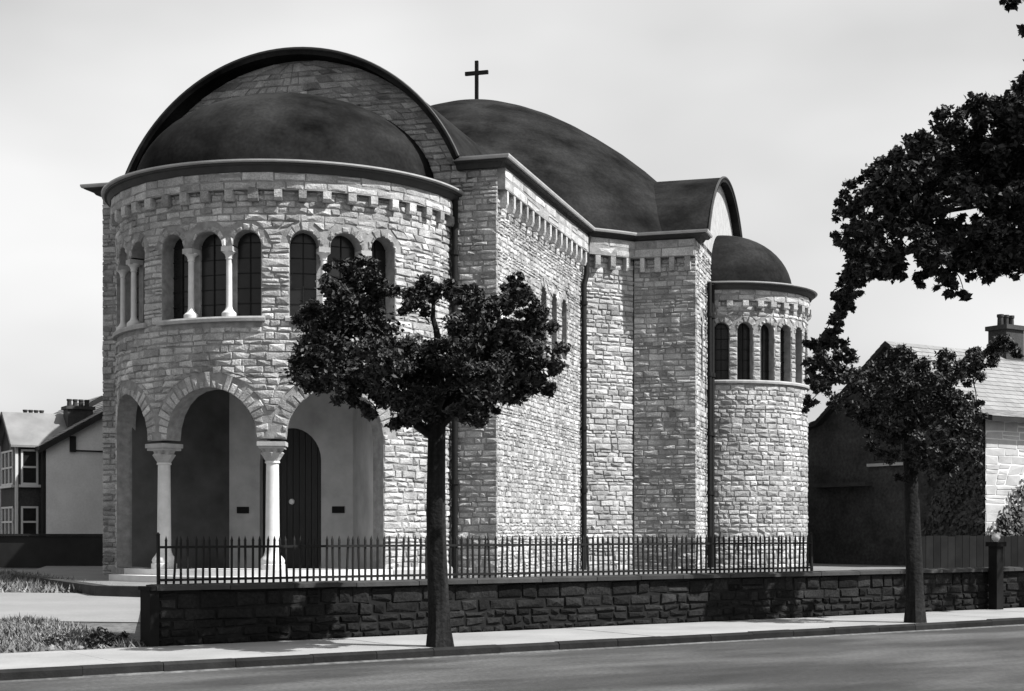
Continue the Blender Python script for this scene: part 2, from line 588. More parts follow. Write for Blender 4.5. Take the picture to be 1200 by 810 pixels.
RN = 4.34
ON = L(0, -5.54)
def f_drum(a, z, d):
    p = a / RN
    w = ON + (-SD * cos(p) + VD * sin(p)) * (RN + d)
    return Vector((w.x, w.y, z))
def f_front(a, z, d):
    return L(-d, a, z)
def f_side(a, z, d):
    return L(a, d, z)
XC = L(XU, NC)
PA = atan2(U1 - XU, 0 - NC)      # angles in the (v, u) plane about the crossing
PB = atan2(U2 - XU, V2 - NC)
def f_cross(a, z, d):
    p = PA + (a / RD)
    return L(XU + (RD + d) * sin(p), NC + (RD + d) * cos(p), z)
def f_tfront(a, z, d):
    return L(U2 - d, a, z)
def f_tend(a, z, d):
    return L(a, V3 + d, z)
RA = 2.9
OA = L(XU, V3)
def f_apse(a, z, d):
    p = a / RA
    w = OA + (VD * cos(p) + SD * sin(p)) * (RA + d)
    return Vector((w.x, w.y, z))

stones = []
vous = []
def deg(r, x):
    return radians(x) * r

# --- narthex drum
ops = []
NZ = 9.74
P0 = -1.2
for ci, cdeg in enumerate((P0 - 40, P0, P0 + 40)):
    c = deg(RN, cdeg)
    ops.append(opening(c - 1.18, c + 1.18, FLOOR, 3.66, rw=.38, sides=(ci == 0, ci == 2)))
for cdeg in (P0 - 20, P0 + 20):
    c = deg(RN, cdeg)
    h = deg(RN, 20) - 1.18
    ops.append(opening(c - h, c + h, FLOOR, 3.66, flat=True, sides=(0, 0)))
arcs = ops[:3]
wins = []
WG = 6.7
for cdeg in (-1.5 - 43, -1.5, -1.5 + 43):
    c = deg(RN, cdeg)
    x1, x2 = deg(RN, WG), deg(RN, 17.2)
    hw = .125
    trio = [(-x2, -x1 - hw, (1, 0)), (-x1 + hw, x1 - hw, (0, 0)), (x1 + hw, x2, (0, 1))]
    for a, b_, sd in trio:
        R = (b_ - a) / 2
        wins.append(opening(c + a, c + b_, 6.45, 8.44 - R, rw=.2, sides=sd))
    for s_ in (-1, 1):
        ops.append(opening(c + s_ * x1 - hw, c + s_ * x1 + hw, 6.45, 8.06, flat=True, sides=(0, 0)))
ops = ops + wins
A0, A1 = -deg(RN, 92), deg(RN, 90)
wall_mesh(f_drum, A0, A1, .1, NZ, ops, .45, .3).build('porch_wall', M['mortar'], church)
stones += lay_stones(f_drum, A0, A1, .2, 9.33, ops, 11, lr=(.2, .6))
for i, o in enumerate(arcs):
    vous += ring(f_drum, o, 25, 40 + i, hp=deg(RN, 20) - 1.18)
for i, o in enumerate(wins):
    vous += ring(f_drum, o, 7, 60 + i, hp=.12)

def eave_ring(f, a0, a1, n, z, h, over, name, m):
    """Moulded cornice: profile swept along a wall."""
    P = [(0.0, z - h), (over * .55, z - h), (over * .8, z - h * .45), (over, z - h * .4), (over, z - .05), (-.1, z - .05)]
    mb = MB()
    for i in range(n + 1):
        a = a0 + (a1 - a0) * i / n
        for d, zz in P:
            mb.v.append(tuple(f(a, zz, d)))
    k = len(P)
    for i in range(n):
        for j in range(k - 1):
            mb.f.append((i * k + j, (i + 1) * k + j, (i + 1) * k + j + 1, i * k + j + 1)); mb.t.append(.5)
    mb.f.append(tuple(range(k))); mb.t.append(.5)
    mb.f.append(tuple(n * k + j for j in range(k))[::-1]); mb.t.append(.5)
    return mb.build(name, m, church)

def sweep_strip(f, a0, a1, n, prof, name, m, smooth=True):
    mb = MB()
    k = len(prof)
    for i in range(n + 1):
        a = a0 + (a1 - a0) * i / n
        for d, zz in prof:
            mb.v.append(tuple(f(a, zz, d)))
    for i in range(n):
        for j in range(k):
            j2 = (j + 1) % k
            mb.f.append((i * k + j, (i + 1) * k + j, (i + 1) * k + j2, i * k + j2)); mb.t.append(.5)
    mb.f.append(tuple(range(k))[::-1]); mb.t.append(.5)
    mb.f.append(tuple(n * k + j for j in range(k))); mb.t.append(.5)
    return mb.build(name, m, church, smooth)

def gutter(f, a0, a1, n, z, over, name='gutter'):
    P = [(over - .02, z - .05), (over + .05, z - .05), (over + .075, z - .03), (over + .075, z + .005), (over - .02, z + .005)]
    return sweep_strip(f, a0, a1, n, P, name, M['lead'])

# band above the corbels, cornice and gutter of the porch drum
sweep_strip(f_drum, A0, A1, 60, [(.0, 9.33), (.13, 9.33), (.13, 9.745), (0, 9.745)], 'frieze', M['mortar'], False)
for st in lay_stones(lambda a, z, d: f_drum(a, z, d + .12), A0, A1, 9.34, 9.74, [], 13, hr=(.17, .21), lr=(.4, .8), proud=(.015, .03), bump=.015):
    stones.append(st)
eave_ring(f_drum, A0, A1, 60, 9.96, .24, .30, 'cornice', M['cornice'])
gutter(f_drum, A0, A1, 60, 9.96, .30)

corb = []
def corbels(f, a0, a1, n, z0, z1, seed, depth=.16, w=.24, base=0.0):
    rnd = random.Random(seed)
    for i in range(n):
        c = a0 + (a1 - a0) * (i + .5) / n + rnd.uniform(-.02, .02)
        j = rnd.uniform(-.015, .015)
        ww = w / 2 + rnd.uniform(-.015, .015)
        s = MB()
        P = [(c - ww, z0 + j), (c + ww, z0 + j)]
        vs = []
        for a in (c - ww, c + ww):
            vs += [f(a, z0 + j, base + 0), f(a, z0 + j, base + depth * .8), f(a, z0 + j + (z1 - z0) * .25, base + depth), f(a, z1, base + depth), f(a, z1, base + 0)]
        s.add(vs, [(4, 3, 2, 1, 0), (5, 6, 7, 8, 9), (0, 1, 6, 5), (1, 2, 7, 6), (2, 3, 8, 7), (3, 4, 9, 8), (4, 0, 5, 9)], rnd.random())
        s.build('corbel', M['stone'], church)
corbels(f_drum, A0, A1, 25, 9.08, 9.328, 5, w=.20, depth=.17)
# half dome and flat lead margin of the porch
def halfdome(f_dir, O, r, z, rise, rout, zout, name, n=48, m_=14, extra=4):
    mb = MB()
    for i in range(n + 1):
        p = -pi / 2 - radians(extra) + (pi + 2 * radians(extra)) * i / n
        d = f_dir(p)
        ring_ = [(rout, zout), (r + .12, z)]
        for j in range(m_ + 1):
            t = pi / 2 * j / m_
            ring_.append((r * cos(t) ** .96, z + rise * sin(t)))
        for rr, zz in ring_:
            w = O + d * rr
            mb.v.append((w.x, w.y, zz))
    k = m_ + 3
    for i in range(n):
        for j in range(k - 1):
            mb.f.append((i * k + j, (i + 1) * k + j, (i + 1) * k + j + 1, i * k + j + 1)); mb.t.append(.5)
    return mb.build(name, M['roof'], church, True)
halfdome(lambda p: -SD * cos(p) + VD * sin(p), ON, 3.95, 10.0, 2.58, RN + .3, 9.93, 'half_dome')

# --- porch windows: glass, glazing bars, little columns and sills
def window_glass(f, o, d, name='window', hpad=0, bars=(2, 5)):
    mb = MB()
    c, R = (o['a0'] + o['a1']) / 2, (o['a1'] - o['a0']) / 2
    n = 10
    for i in range(n):
        l, r = c - R * cos(pi * i / n), c - R * cos(pi * (i + 1) / n)
        mb.quad(f(l, o['zs'], d), f(r, o['zs'], d), f(r, top_of(o, r) + .0, d), f(l, top_of(o, l) + .0, d))
    w = mb.build(name, M['glass'], church)
    lb = MB()
    nb, nh = bars
    for i in range(1, nb):
        a = o['a0'] + (o['a1'] - o['a0']) * i / nb
        lb.box(f(a - .012, o['zs'], d + .005), f(a + .012, o['zs'], d + .005) - f(a - .012, o['zs'], d + .005), f(a, 0, d + .03) - f(a, 0, d + .005), (0, 0, top_of(o, a) - o['zs']))
    for i in range(1, nh + 1):
        z = o['zs'] + (o['sp'] + R * .3 - o['zs']) * i / nh
        lb.box(f(o['a0'], z - .01, d + .008), f(o['a1'], z, d + .008) - f(o['a0'], z, d + .008), f(c, 0, d + .026) - f(c, 0, d + .008), (0, 0, .02))
    lb.build('glazing_bars', M['iron'], w)
    return w
def pier_glass(f, a0, a1, z0, z1, d):
    mb = MB()
    mb.quad(f(a0, z0, d), f(a1, z0, d), f(a1, z1, d), f(a0, z1, d))
    return mb

for gi, cdeg in enumerate((-1.5 - 43, -1.5, -1.5 + 43)):
    c = deg(RN, cdeg)
    for o in wins[gi * 3:gi * 3 + 3]:
        window_glass(f_drum, o, -.36)
    for s_ in (-1, 1):
        a = c + s_ * deg(RN, WG)
        # dark pier behind the little column
        mb = MB(); mb.box(f_drum(a - .14, 6.45, -.44), f_drum(a + .14, 6.45, -.44) - f_drum(a - .14, 6.45, -.44), f_drum(a, 0, -.30) - f_drum(a, 0, -.44), (0, 0, 1.62))
        mb.build('window_pier', M['mortar'], church)
        b0 = f_drum(a, 6.45, -.12)
        mb = MB()
        mb.lathe(b0, [(.17, .0), (.17, .10), (.14, .13), (.10, .17), (.078, .22), (.07, .26), (.066, 1.33), (.085, 1.35), (.075, 1.38), (.10, 1.45), (.155, 1.50), (.155, 1.52)], 14)
        col = mb.build('window_column', M['pale'], church, True)
        mb = MB()
        e = f_drum(a + .135, 0, 0) - f_drum(a - .135, 0, 0)
        mb.box(f_drum(a - .135, 7.955, .035), e, f_drum(a, 0, -.3) - f_drum(a, 0, .035), (0, 0, .115))
        mb.build('capital_block', M['dressed'], col)
    x2 = deg(RN, 17.2)
    sweep_strip(f_drum, c - x2 - .1, c + x2 + .1, 14, [(-.3, 6.34), (.10, 6.34), (.11, 6.41), (.09, 6.452), (-.3, 6.456)], 'window_sill', M['dressed'], False)

# --- porch columns, floor, steps, inner walls, door
for cdeg in (P0 - 20, P0 + 20):
    p = radians(cdeg)
    dr = -SD * cos(p) + VD * sin(p); tn = VD * cos(p) + SD * sin(p)
    base = ON + dr * (RN - .22)
    mb = MB()
    mb.lathe((base.x, base.y, FLOOR), [(.30, 0), (.30, .12), (.27, .14), (.285, .20), (.26, .26), (.20, .33), (.175, .40), (.165, .46), (.145, 2.40), (.145, 2.44), (.175, 2.46), (.165, 2.50)], 20)
    col = mb.build('porch_column', M['pale'], church, True)
    # carved capital: a flaring bell with leaf lobes and a square abacus
    cb = MB()
    n = 24
    prof = [(.16, 2.50), (.19, 2.58), (.25, 2.68), (.22, 2.72), (.27, 2.80), (.26, 2.84)]
    o_ = len(cb.v)
    for j, (r, z) in enumerate(prof):
        for k in range(n):
            a = 2 * pi * k / n
            rr = r * (1 + .10 * cos(8 * a + (pi if j > 2 else 0)) * (1 if 0 < j < 5 else 0))
            q = base + (dr * cos(a) + tn * sin(a)) * rr
            cb.v.append((q.x, q.y, FLOOR + z))
    for j in range(len(prof) - 1):
        for k in range(n):
            cb.f.append((o_ + j * n + k, o_ + j * n + (k + 1) % n, o_ + (j + 1) * n + (k + 1) % n, o_ + (j + 1) * n + k)); cb.t.append(.5)
    cb.build('capital', M['dressed'], col)
    ab = MB()
    o2 = base + dr * .30 - tn * .325
    ab.box((o2.x, o2.y, FLOOR + 2.84), tn * .65, dr * -.60, (0, 0, .10))
    o2 = base + dr * .27 - tn * .29
    ab.box((o2.x, o2.y, FLOOR + 2.78), tn * .58, dr * -.54, (0, 0, .06))
    ab.build('abacus', M['dressed'], col)
for rr, z0, z1 in ((RN + .12, .1, FLOOR), (RN + .50, .1, .51)):
    mb = MB()
    n = 40
    pts = [ON + (-SD * cos(radians(-38 + 95 * i / n)) + VD * sin(radians(-38 + 95 * i / n))) * rr for i in range(n + 1)]
    mb.prism([(p.x, p.y) for p in pts], z0, z1)
    mb.build('porch_step', M['pale'], church)

def LN(u, v, z):        # porch-local: v measured from the porch axis
    return L(u, -5.54 + v, z)
inner = [(-3.27, -2.26), (-1.73, -.03), (1.73, -.03), (3.27, -2.26)]
DW, DS = .86, 3.34       # half width and springing of the door arch
mb = MB()
def dooraxis(v):
    return DS + sqrt(max(0, DW * DW - v * v))
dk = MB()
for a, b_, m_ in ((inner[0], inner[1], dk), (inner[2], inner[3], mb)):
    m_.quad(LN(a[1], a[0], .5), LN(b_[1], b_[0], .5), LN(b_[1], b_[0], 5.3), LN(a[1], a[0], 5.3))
for l, r in ((-1.73, -DW), (DW, 1.73)):
    mb.quad(LN(-.03, l, .5), LN(-.03, r, .5), LN(-.03, r, 5.3), LN(-.03, l, 5.3))
n = 16
for i in range(n):
    l, r = -DW * cos(pi * i / n), -DW * cos(pi * (i + 1) / n)
    mb.quad(LN(-.03, l, dooraxis(l)), LN(-.03, r, dooraxis(r)), LN(-.03, r, 5.3), LN(-.03, l, 5.3))
    mb.quad(LN(-.03, l, dooraxis(l)), LN(.2, l, dooraxis(l)), LN(.2, r, dooraxis(r)), LN(-.03, r, dooraxis(r)))
for v in (-DW, DW):
    mb.quad(LN(-.03, v, .5), LN(.2, v, .5), LN(.2, v, DS), LN(-.03, v, DS))
mb.build('inner_wall', M['plaster'], church)
dk.build('shade_toned_wall', M['ceiling'], church)  # left canted wall takes the dark ceiling colour to stand in for porch shade
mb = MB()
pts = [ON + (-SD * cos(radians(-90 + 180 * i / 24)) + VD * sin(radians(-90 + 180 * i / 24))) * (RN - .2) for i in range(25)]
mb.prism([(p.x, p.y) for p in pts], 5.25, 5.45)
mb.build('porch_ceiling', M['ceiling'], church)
# two leaves of upright boards in the arched doorway
dm = MB()
n = 16
for i in range(n):
    l, r = -DW * cos(pi * i / n), -DW * cos(pi * (i + 1) / n)
    dm.quad(LN(.18, l, .5), LN(.18, r, .5), LN(.18, r, dooraxis(r)), LN(.18, l, dooraxis(l)))
door = dm.build('door', M['door'], church)
nb = 10
for i in range(nb):
    l, r = -DW + 2 * DW * i / nb + .008, -DW + 2 * DW * (i + 1) / nb - .008
    pm = MB()
    zl, zr = dooraxis(l) - .01, dooraxis(r) - .01
    P = [LN(.14, l, FLOOR), LN(.14, r, FLOOR), LN(.14, r, zr), LN(.14, l, zl), LN(.18, l, FLOOR), LN(.18, r, FLOOR), LN(.18, r, zr), LN(.18, l, zl)]
    pm.add(P, [(0, 1, 2, 3), (1, 5, 6, 2), (4, 0, 3, 7), (3, 2, 6, 7)], random.random())
    pm.build('plank', M['door'], door)
hm = MB()
hc = LN(.12, -.02, 2.3)
hm.tube([hc, hc - SD * .03, hc - SD * .05], [.075, .075, .05], 12)
hm.build('door_plate', M['brass'], door)
for v in (-1.33, 1.34):
    pm = MB()
    pm.box(LN(-.075, v - .165, 2.0), VD * .33, SD * .04, (0, 0, .17))
    pm.build('wall_plaque', M['iron'], church)

# --- front wall stubs, gable, side wall, crossing drum, transept, apse
AR = 4.62
RISE = 13.78 - EAVE
RR = (AR * AR + RISE * RISE) / (2 * RISE)       # outer radius of the front vault
ZC = EAVE + RISE - RR
VC = NC + .06
RT = .15                                        # roof shell thickness
def gtop(a):
    r = RR - RT
    return max(EAVE - .3, ZC + sqrt(max(0, r * r - (a - VC) ** 2)))
FZ = 10.0       # bottom of the frieze over the corbel tables
wall_mesh(f_front, -1.22, 0, .1, EAVE - .22, [], .4).build('front_wall', M['mortar'], church)
stones += lay_stones(f_front, -1.2, .03, .2, EAVE - .24, [], 21)
wall_mesh(f_front, -11.0, -9.9, .1, EAVE - .22, [], .4).build('front_wall', M['mortar'], church)
stones += lay_stones(f_front, -11.03, -9.85, .2, EAVE - .24, [], 22)
wall_mesh(f_front, VC - AR - .2, VC + AR + .2, 9.9, gtop, [], .4, .2).build('gable_wall', M['mortar'], church)
def gclip(z):
    if z < EAVE + .05:
        return (VC - AR + .1, VC + AR - .1)
    r = RR - RT
    h2 = r * r - (z - ZC) ** 2
    if h2 <= 0.02:
        return None
    h = sqrt(h2)
    return (VC - h, VC + h)
stones += lay_stones(f_front, 0, 0, EAVE - .4, 13.6, [], 23, clip=gclip, hr=(.11, .2), lr=(.22, .62))

sw = []
for c in (4.5, 5.65, 6.8):
    sw.append(opening(c - .3, c + .3, 6.5, 7.98, rw=.24))
wall_mesh(f_side, 0, U1, .1, EAVE - .22, sw, .4, 1.0).build('nave_wall', M['mortar'], church)
stones += lay_stones(f_side, -.03, U1, .2, 9.98, sw, 31, hr=(.07, .15), lr=(.14, .5), proud=(.010, .026), bump=.018)
for i, o in enumerate(sw):
    vous += ring(f_side, o, 7, 80 + i)
    window_glass(f_side, o, -.3)
sweep_strip(f_side, 4.0, 7.3, 2, [(-.3, 6.4), (.09, 6.4), (.09, 6.5), (-.3, 6.504)], 'window_sill', M['dressed'], False)

AC = RD * (PB - PA)
wall_mesh(f_cross, 0, AC, .1, EAVE - .22, [], .4, .4).build('crossing_wall', M['mortar'], church)
stones += lay_stones(f_cross, 0, AC, .2, 9.98, [], 41)
wall_mesh(f_tfront, V2, V3, .1, EAVE - .22, [], .4, 1).build('transept_wall', M['mortar'], church)
stones += lay_stones(f_tfront, V2, V3 + .03, .2, 9.98, [], 42)
# transept end with its gable
AT = 4.5
RISET = 13.5 - EAVE
RTR = (AT * AT + RISET * RISET) / (2 * RISET)
ZT = EAVE + RISET - RTR
def ttop(a):
    r = RTR - RT
    return max(EAVE - .22, ZT + sqrt(max(0, r * r - (a - XU) ** 2)))
tw = [opening(U2 + .95, U2 + 1.35, 6.3, 8.1, rw=.22), opening(2 * XU - U2 - 1.35, 2 * XU - U2 - .95, 6.3, 8.1, rw=.22)]
wall_mesh(f_tend, U2, 2 * XU - U2, .1, EAVE - .22, tw, .4, .6).build('transept_wall', M['mortar'], church)
wall_mesh(f_tend, U2, 2 * XU - U2, EAVE - .215, ttop, [], .35, .25).build('gable_infill', M['dressed'], church)
stones += lay_stones(f_tend, U2 - .03, 2 * XU - U2, .2, EAVE - .24, tw, 43)
def tclip(z):
    r = RTR - RT
    h2 = r * r - (z - ZT) ** 2
    if h2 <= .02:
        return None
    return (XU - sqrt(h2), XU + sqrt(h2))
for i, o in enumerate(tw):
    window_glass(f_tend, o, -.25, bars=(1, 4))

ap = []
for cdeg in (-81.5, -66, -50.5, -35, -19.5, -4, 11.5, 27, 42.5, 58):
    c = deg(RA, cdeg)
    ap.append(opening(c - .26, c + .26, 6.42, 8.03, rw=.2))
AA0, AA1 = -deg(RA, 90), deg(RA, 90)
wall_mesh(f_apse, AA0, AA1, .1, 9.35, ap, .4, .25).build('apse_wall', M['mortar'], church)
stones += lay_stones(f_apse, AA0, AA1, .2, 8.98, ap, 51, hr=(.10, .2), lr=(.2, .52))
for i, o in enumerate(ap):
    vous += ring(f_apse, o, 7, 90 + i, hp=.13)
    window_glass(f_apse, o, -.28)
sweep_strip(f_apse, deg(RA, -89), deg(RA, 68), 30, [(-.28, 6.32), (.09, 6.32), (.10, 6.38), (.08, 6.42), (-.28, 6.424)], 'window_sill', M['dressed'], False)
sweep_strip(f_apse, AA0, AA1, 40, [(0, 8.98), (.09, 8.98), (.09, 9.35), (0, 9.35)], 'frieze', M['mortar'], False)
for st in lay_stones(lambda a, z, d: f_apse(a, z, d + .08), AA0, AA1, 8.985, 9.34, [], 52, hr=(.16, .19), lr=(.35, .7), proud=(.015, .03), bump=.015):
    stones.append(st)
corbels(f_apse, AA0, AA1, 19, 8.74, 8.978, 6, w=.19)
eave_ring(f_apse, AA0, AA1, 40, 9.56, .22, .28, 'cornice', M['cornice'])
gutter(f_apse, AA0, AA1, 40, 9.56, .28)
halfdome(lambda p: VD * cos(p) + SD * sin(p), OA, 2.42, 9.6, 2.0, RA + .28, 9.53, 'half_dome', extra=0)

# frieze bands and corbel tables on the straight walls
def band(f, a0, a1, n, seed, nc, plain=True):
    sweep_strip(f, a0, a1, n, [(0, FZ), (.22, FZ), (.22, EAVE - .22), (0, EAVE - .22)], 'frieze', M['mortar'], False)
    for st in lay_stones(lambda a, z, d: f(a, z, d + .205), a0, a1, FZ + .005, EAVE - .225, [], seed, hr=(.22, .28), lr=(.6, 1.3), proud=(.015, .028), bump=.012):
        stones.append(st)
    corbels(f, a0, a1, nc, FZ - .42, FZ - .002, seed + 1, w=.16, depth=.21)
band(f_side, .0, U1 - .12, 1, 101, 15)
band(f_cross, .12, AC - .06, 5, 103, 3)
band(f_tfront, V2 + .06, V3 + .0, 1, 105, 4)

place(stones, 'stone', 'stonework', M['stone'], church, 300)
place(vous, 'voussoir', 'arch_stonework', M['stone'], church, 300)

# eaves round the front arm, the crossing drum and the transept
def eave_path(pts, name_c='cornice'):
    """pts: list of (point, outward) with mitred outward vectors"""
    for nm, P, m in ((name_c, [(-.3, EAVE - .225), (.14, EAVE - .225), (.22, EAVE - .12), (.36, EAVE - .10), (.36, EAVE - .04), (-.3, EAVE - .04)], M['cornice']),
                     ('gutter', [(.33, EAVE - .07), (.42, EAVE - .07), (.44, EAVE - .02), (.44, EAVE + .015), (.33, EAVE + .015)], M['lead'])):
        mb = MB()
        k = len(P)
        for p, o in pts:
            for d, z in P:
                mb.v.append((p.x + o.x * d, p.y + o.y * d, z))
        for i in range(len(pts) - 1):
            for j in range(k):
                j2 = (j + 1) % k
                mb.f.append((i * k + j, (i + 1) * k + j, (i + 1) * k + j2, i * k + j2)); mb.t.append(.5)
        mb.f.append(tuple(range(k))[::-1]); mb.t.append(.5)
        e = (len(pts) - 1) * k
        mb.f.append(tuple(e + j for j in range(k))); mb.t.append(.5)
        mb.build(nm, m, church)
ep = [(L(0, -1.0), -SD), (L(0, 0), -SD + VD)]
n = 6
for i in range(n + 1):
    p = PA + (PB - PA) * i / n
    dirv = SD * sin(p) + VD * cos(p)
    if i == 0:
        m_ = (VD + dirv); m_ = m_ / (1 + VD.dot(dirv))
        ep.append((f_cross(0, 0, 0), m_))
    elif i == n:
        m_ = (-SD + dirv) / (1 + (-SD).dot(dirv))
        ep.append((f_cross(AC, 0, 0), m_))
    else:
        ep.append((f_cross(AC * i / n, 0, 0), dirv))
ep += [(L(U2, V3), -SD + VD), (L(U2 + .62, V3), VD)]
eave_path(ep)
eave_path([(L(.9, -11), -VD), (L(0, -11), -SD - VD), (L(0, -10.2), -SD)])
# roof deck behind the eaves
mb = MB()
pl = [L(0, -11), L(0, 0)] + [f_cross(AC * i / n, 0, 0) for i in range(n + 1)] + [L(U2, V3), L(2 * XU - U2, V3), L(2 * XU - U2, -11)]
mb.prism([(p.x, p.y) for p in pl], EAVE - .2, EAVE - .045)
mb.build('roof_deck', M['roof'], church)

# barrel roofs with a projecting lip
def barrel(fw, c, half, R, zc, s0, s1, name, n=48, wall_at=0.0):
    """fw(cross, along, z); shell from s0 (lip) to s1."""
    mb = MB()
    a = math.asin(min(1, half / R))
    rows = []
    for i in range(n + 1):
        t = -a + 2 * a * i / n
        rows.append([fw(c + R * sin(t), s0, zc + R * cos(t)), fw(c + R * sin(t), s1, zc + R * cos(t)),
                     fw(c + (R - RT) * sin(t), s1, zc + (R - RT) * cos(t)), fw(c + (R - RT) * sin(t), s0, zc + (R - RT) * cos(t))])
    for r in rows:
        mb.v += [tuple(p) for p in r]
    for i in range(n):
        for j in range(4):
            j2 = (j + 1) % 4
            mb.f.append((i * 4 + j, (i + 1) * 4 + j, (i + 1) * 4 + j2, i * 4 + j2)); mb.t.append(.5)
    mb.f.append((3, 2, 1, 0)); mb.t.append(.5)
    mb.f.append(tuple(n * 4 + j for j in range(4))); mb.t.append(.5)
    o = mb.build(name, M['roof'], church, True)
    # rolled lead edge on the lip
    e = MB()
    e.tube([fw(c + (R + .0) * sin(-a + 2 * a * i / n), s0, zc + R * cos(-a + 2 * a * i / n)) for i in range(n + 1)], .042, 6)
    e.build('verge_roll', M['cornice'], o, True)
    return o
barrel(lambda c, s, z: L(s, c, z), VC, AR, RR, ZC, -.55, 10.0, 'barrel_roof')
barrel(lambda c, s, z: L(c, s, z), XU, AT, RTR, ZT, V3 + .27, -1.0, 'barrel_roof')
barrel(lambda c, s, z: L(c, s, z), XU, AT, RTR, ZT, -14.9, -10.0, 'barrel_roof')
# main dome
prof = [(8.98, EAVE - .03), (8.72, 11.0), (8.45, 11.42), (8.1, 11.95), (7.6, 12.6), (7.0, 13.22), (6.3, 13.86), (5.5, 14.5), (4.7, 15.05), (3.9, 15.55), (3.1, 15.98), (2.3, 16.32), (1.5, 16.6), (.8, 16.77), (.2, 16.84), (.01, 16.85)]
mb = MB(); mb.lathe((XC.x, XC.y, 0), prof, 72)
mb.build('dome', M['roof'], church, True)
# the cross
mb = MB()
b0 = Vector((XC.x, XC.y, 16.8))
mb.box(b0 - VD * .06 - SD * .05, VD * .12, SD * .10, (0, 0, 1.6))
mb.box(b0 - VD * .43 - SD * .052 + Vector((0, 0, 1.10)), VD * .86, SD * .104, (0, 0, .13))
mb.lathe((b0.x, b0.y, b0.z), [(.22, 0), (.2, .06), (.1, .12)], 12)
mb.build('roof_cross', M['iron'], church)

# plain rear walls that close the building
mb = MB()
mb.box(L(.4, -11, .1), SD * (2 * XU - U2 - .4), VD * .3, (0, 0, EAVE - .31))
mb.box(L(U2, -14.45, .1), SD * (2 * XU - 2 * U2), VD * 3.4, (0, 0, EAVE - .2))
mb.box(L(2 * XU - U2 - .3, -10.7, .1), SD * .3, VD * (V3 + 10.3), (0, 0, EAVE - .31))
mb.build('rear_wall', M['mortar'], church)

# plinth course at the foot of the walls
sweep_strip(f_drum, deg(RN, 57), deg(RN, 89), 8, [(0, .2), (.13, .2), (.13, .62), (.08, .68), (0, .68)], 'plinth', M['dressed'], False)
sweep_strip(f_drum, deg(RN, -92), deg(RN, -59), 8, [(0, .2), (.13, .2), (.13, .62), (.08, .68), (0, .68)], 'plinth', M['dressed'], False)

# rainwater pipes
def downpipe(pts, r=.075, hop=True):
    mb = MB(); mb.tube(pts, r, 10)
    top = Vector(pts[0])
    p = mb.build('downpipe', M['iron'], church, True)
    z = pts[-2][2] - .6
    base = Vector(pts[-1])
    while z > .8:
        bm_ = MB(); bm_.tube([(base.x, base.y, z), (base.x, base.y, z + .12)], r * 1.35, 10)
        bm_.build('pipe_collar', M['iron'], p)
        z -= 1.9
q = L(U1 - .16, .16)
q2 = L(U1 - .34, .12)
downpipe([L(U1 - .16, .22, EAVE - .2), (q.x, q.y, 10.2), (q.x, q.y, 9.35), (q2.x, q2.y, 9.0), (q2.x, q2.y, .3)], .085)
q = f_drum(deg(RN, 88.5), 0, .12); q2 = L(-.12, -1.05)
downpipe([f_drum(deg(RN, 87), 9.75, .2), (q2.x, q2.y, 9.3), (q2.x, q2.y, 9.0), (q2.x, q2.y, .3)], .08)
q = f_tend(XU - RA - .16, 0, .16)
downpipe([f_tend(XU - RA - .3, 9.5, .2), (q.x, q.y, 9.3), (q.x, q.y, 9.0), (q.x, q.y, .3)], .09)
q = f_tend(XU - RA - .52, 0, .14)
downpipe([(q.x, q.y, 9.5), (q.x, q.y, 9.3), (q.x, q.y, 9.0), (q.x, q.y, .3)], .07)

# ------------------------------------------------------------------ forecourt
mb = MB()
fc = [ST(-2.72, WALLQ + .28), ST(17, WALLQ + .28), Vector((22, 60, 0)), Vector((-18, 60, 0)), Vector((-13.2, 40, 0)), Vector((-8.5, 31.3, 0)), Vector((-7.5, 30.9, 0))]
mb.prism([(p.x, p.y) for p in fc], .0, YARD)
kind(mb.build('forecourt', M['yard']), 'structure')
# stone edging of the forecourt at its open corner
mb = MB()
e0, e1, e2 = Vector((-7.45, 30.7, 0)), Vector((-8.7, 31.2, 0)), Vector((-13.4, 39.9, 0))
for a, b_ in ((e0, e1), (e1, e2)):
    d = (b_ - a); nrm = Vector((-d.y, d.x, 0)).normalized()
    mb.box(a + Vector((0, 0, .06)), d, nrm * -.32, (0, 0, YARD - .02))
kind(mb.build('forecourt_edge', M['coping']), 'structure')

# ------------------------------------------------------------------ boundary wall
bw_ = thing('boundary_wall', 'low soot black rubble wall with stone coping along the pavement', 'wall', ST(5, WALLQ + .15, 0))
KW0, KW1 = -2.72, 19.0
WH = .74
def f_bw(a, z, d):
    return ST(a, WALLQ + .04 - d, z)
mb = MB(); mb.box(ST(KW0, WALLQ + .04, -.05), KD * (KW1 - KW0), QD * .26, (0, 0, WH + .05))
mb.build('wall_core', M['sootback'], bw_)
sts = lay_stones(f_bw, KW0, KW1, -.01, WH, [], 201, hr=(.10, .19), lr=(.2, .56), proud=(.012, .032), gap=.007, bump=.025)
place(sts, 'stone', 'stonework', M['soot'], bw_, 300)
def f_bwe(a, z, d):
    return ST(KW0 - d, WALLQ + .34 - a, z)
k = KW0 - .06
while k < KW1:
    Ln = min(random.uniform(.9, 1.25), KW1 - k)
    s = MB()
    dz = random.uniform(-.004, .006)
    P = [(-.06, WH + .002), (.36, WH + .002), (.36, WH + .07), (.15, WH + .085), (-.06, WH + .06)]
    a0, a1 = k + .006, k + Ln - .006
    vs = [ST(a0, WALLQ + p[0], p[1] + dz) for p in P] + [ST(a1, WALLQ + p[0], p[1] + dz) for p in P]
    s.add(vs, [(0, 1, 2, 3, 4), (9, 8, 7, 6, 5)] + [(i, 5 + i, 5 + (i + 1) % 5, (i + 1) % 5) for i in range(5)], random.random())
    s.build('coping_stone', M['coping'], bw_)
    k += Ln
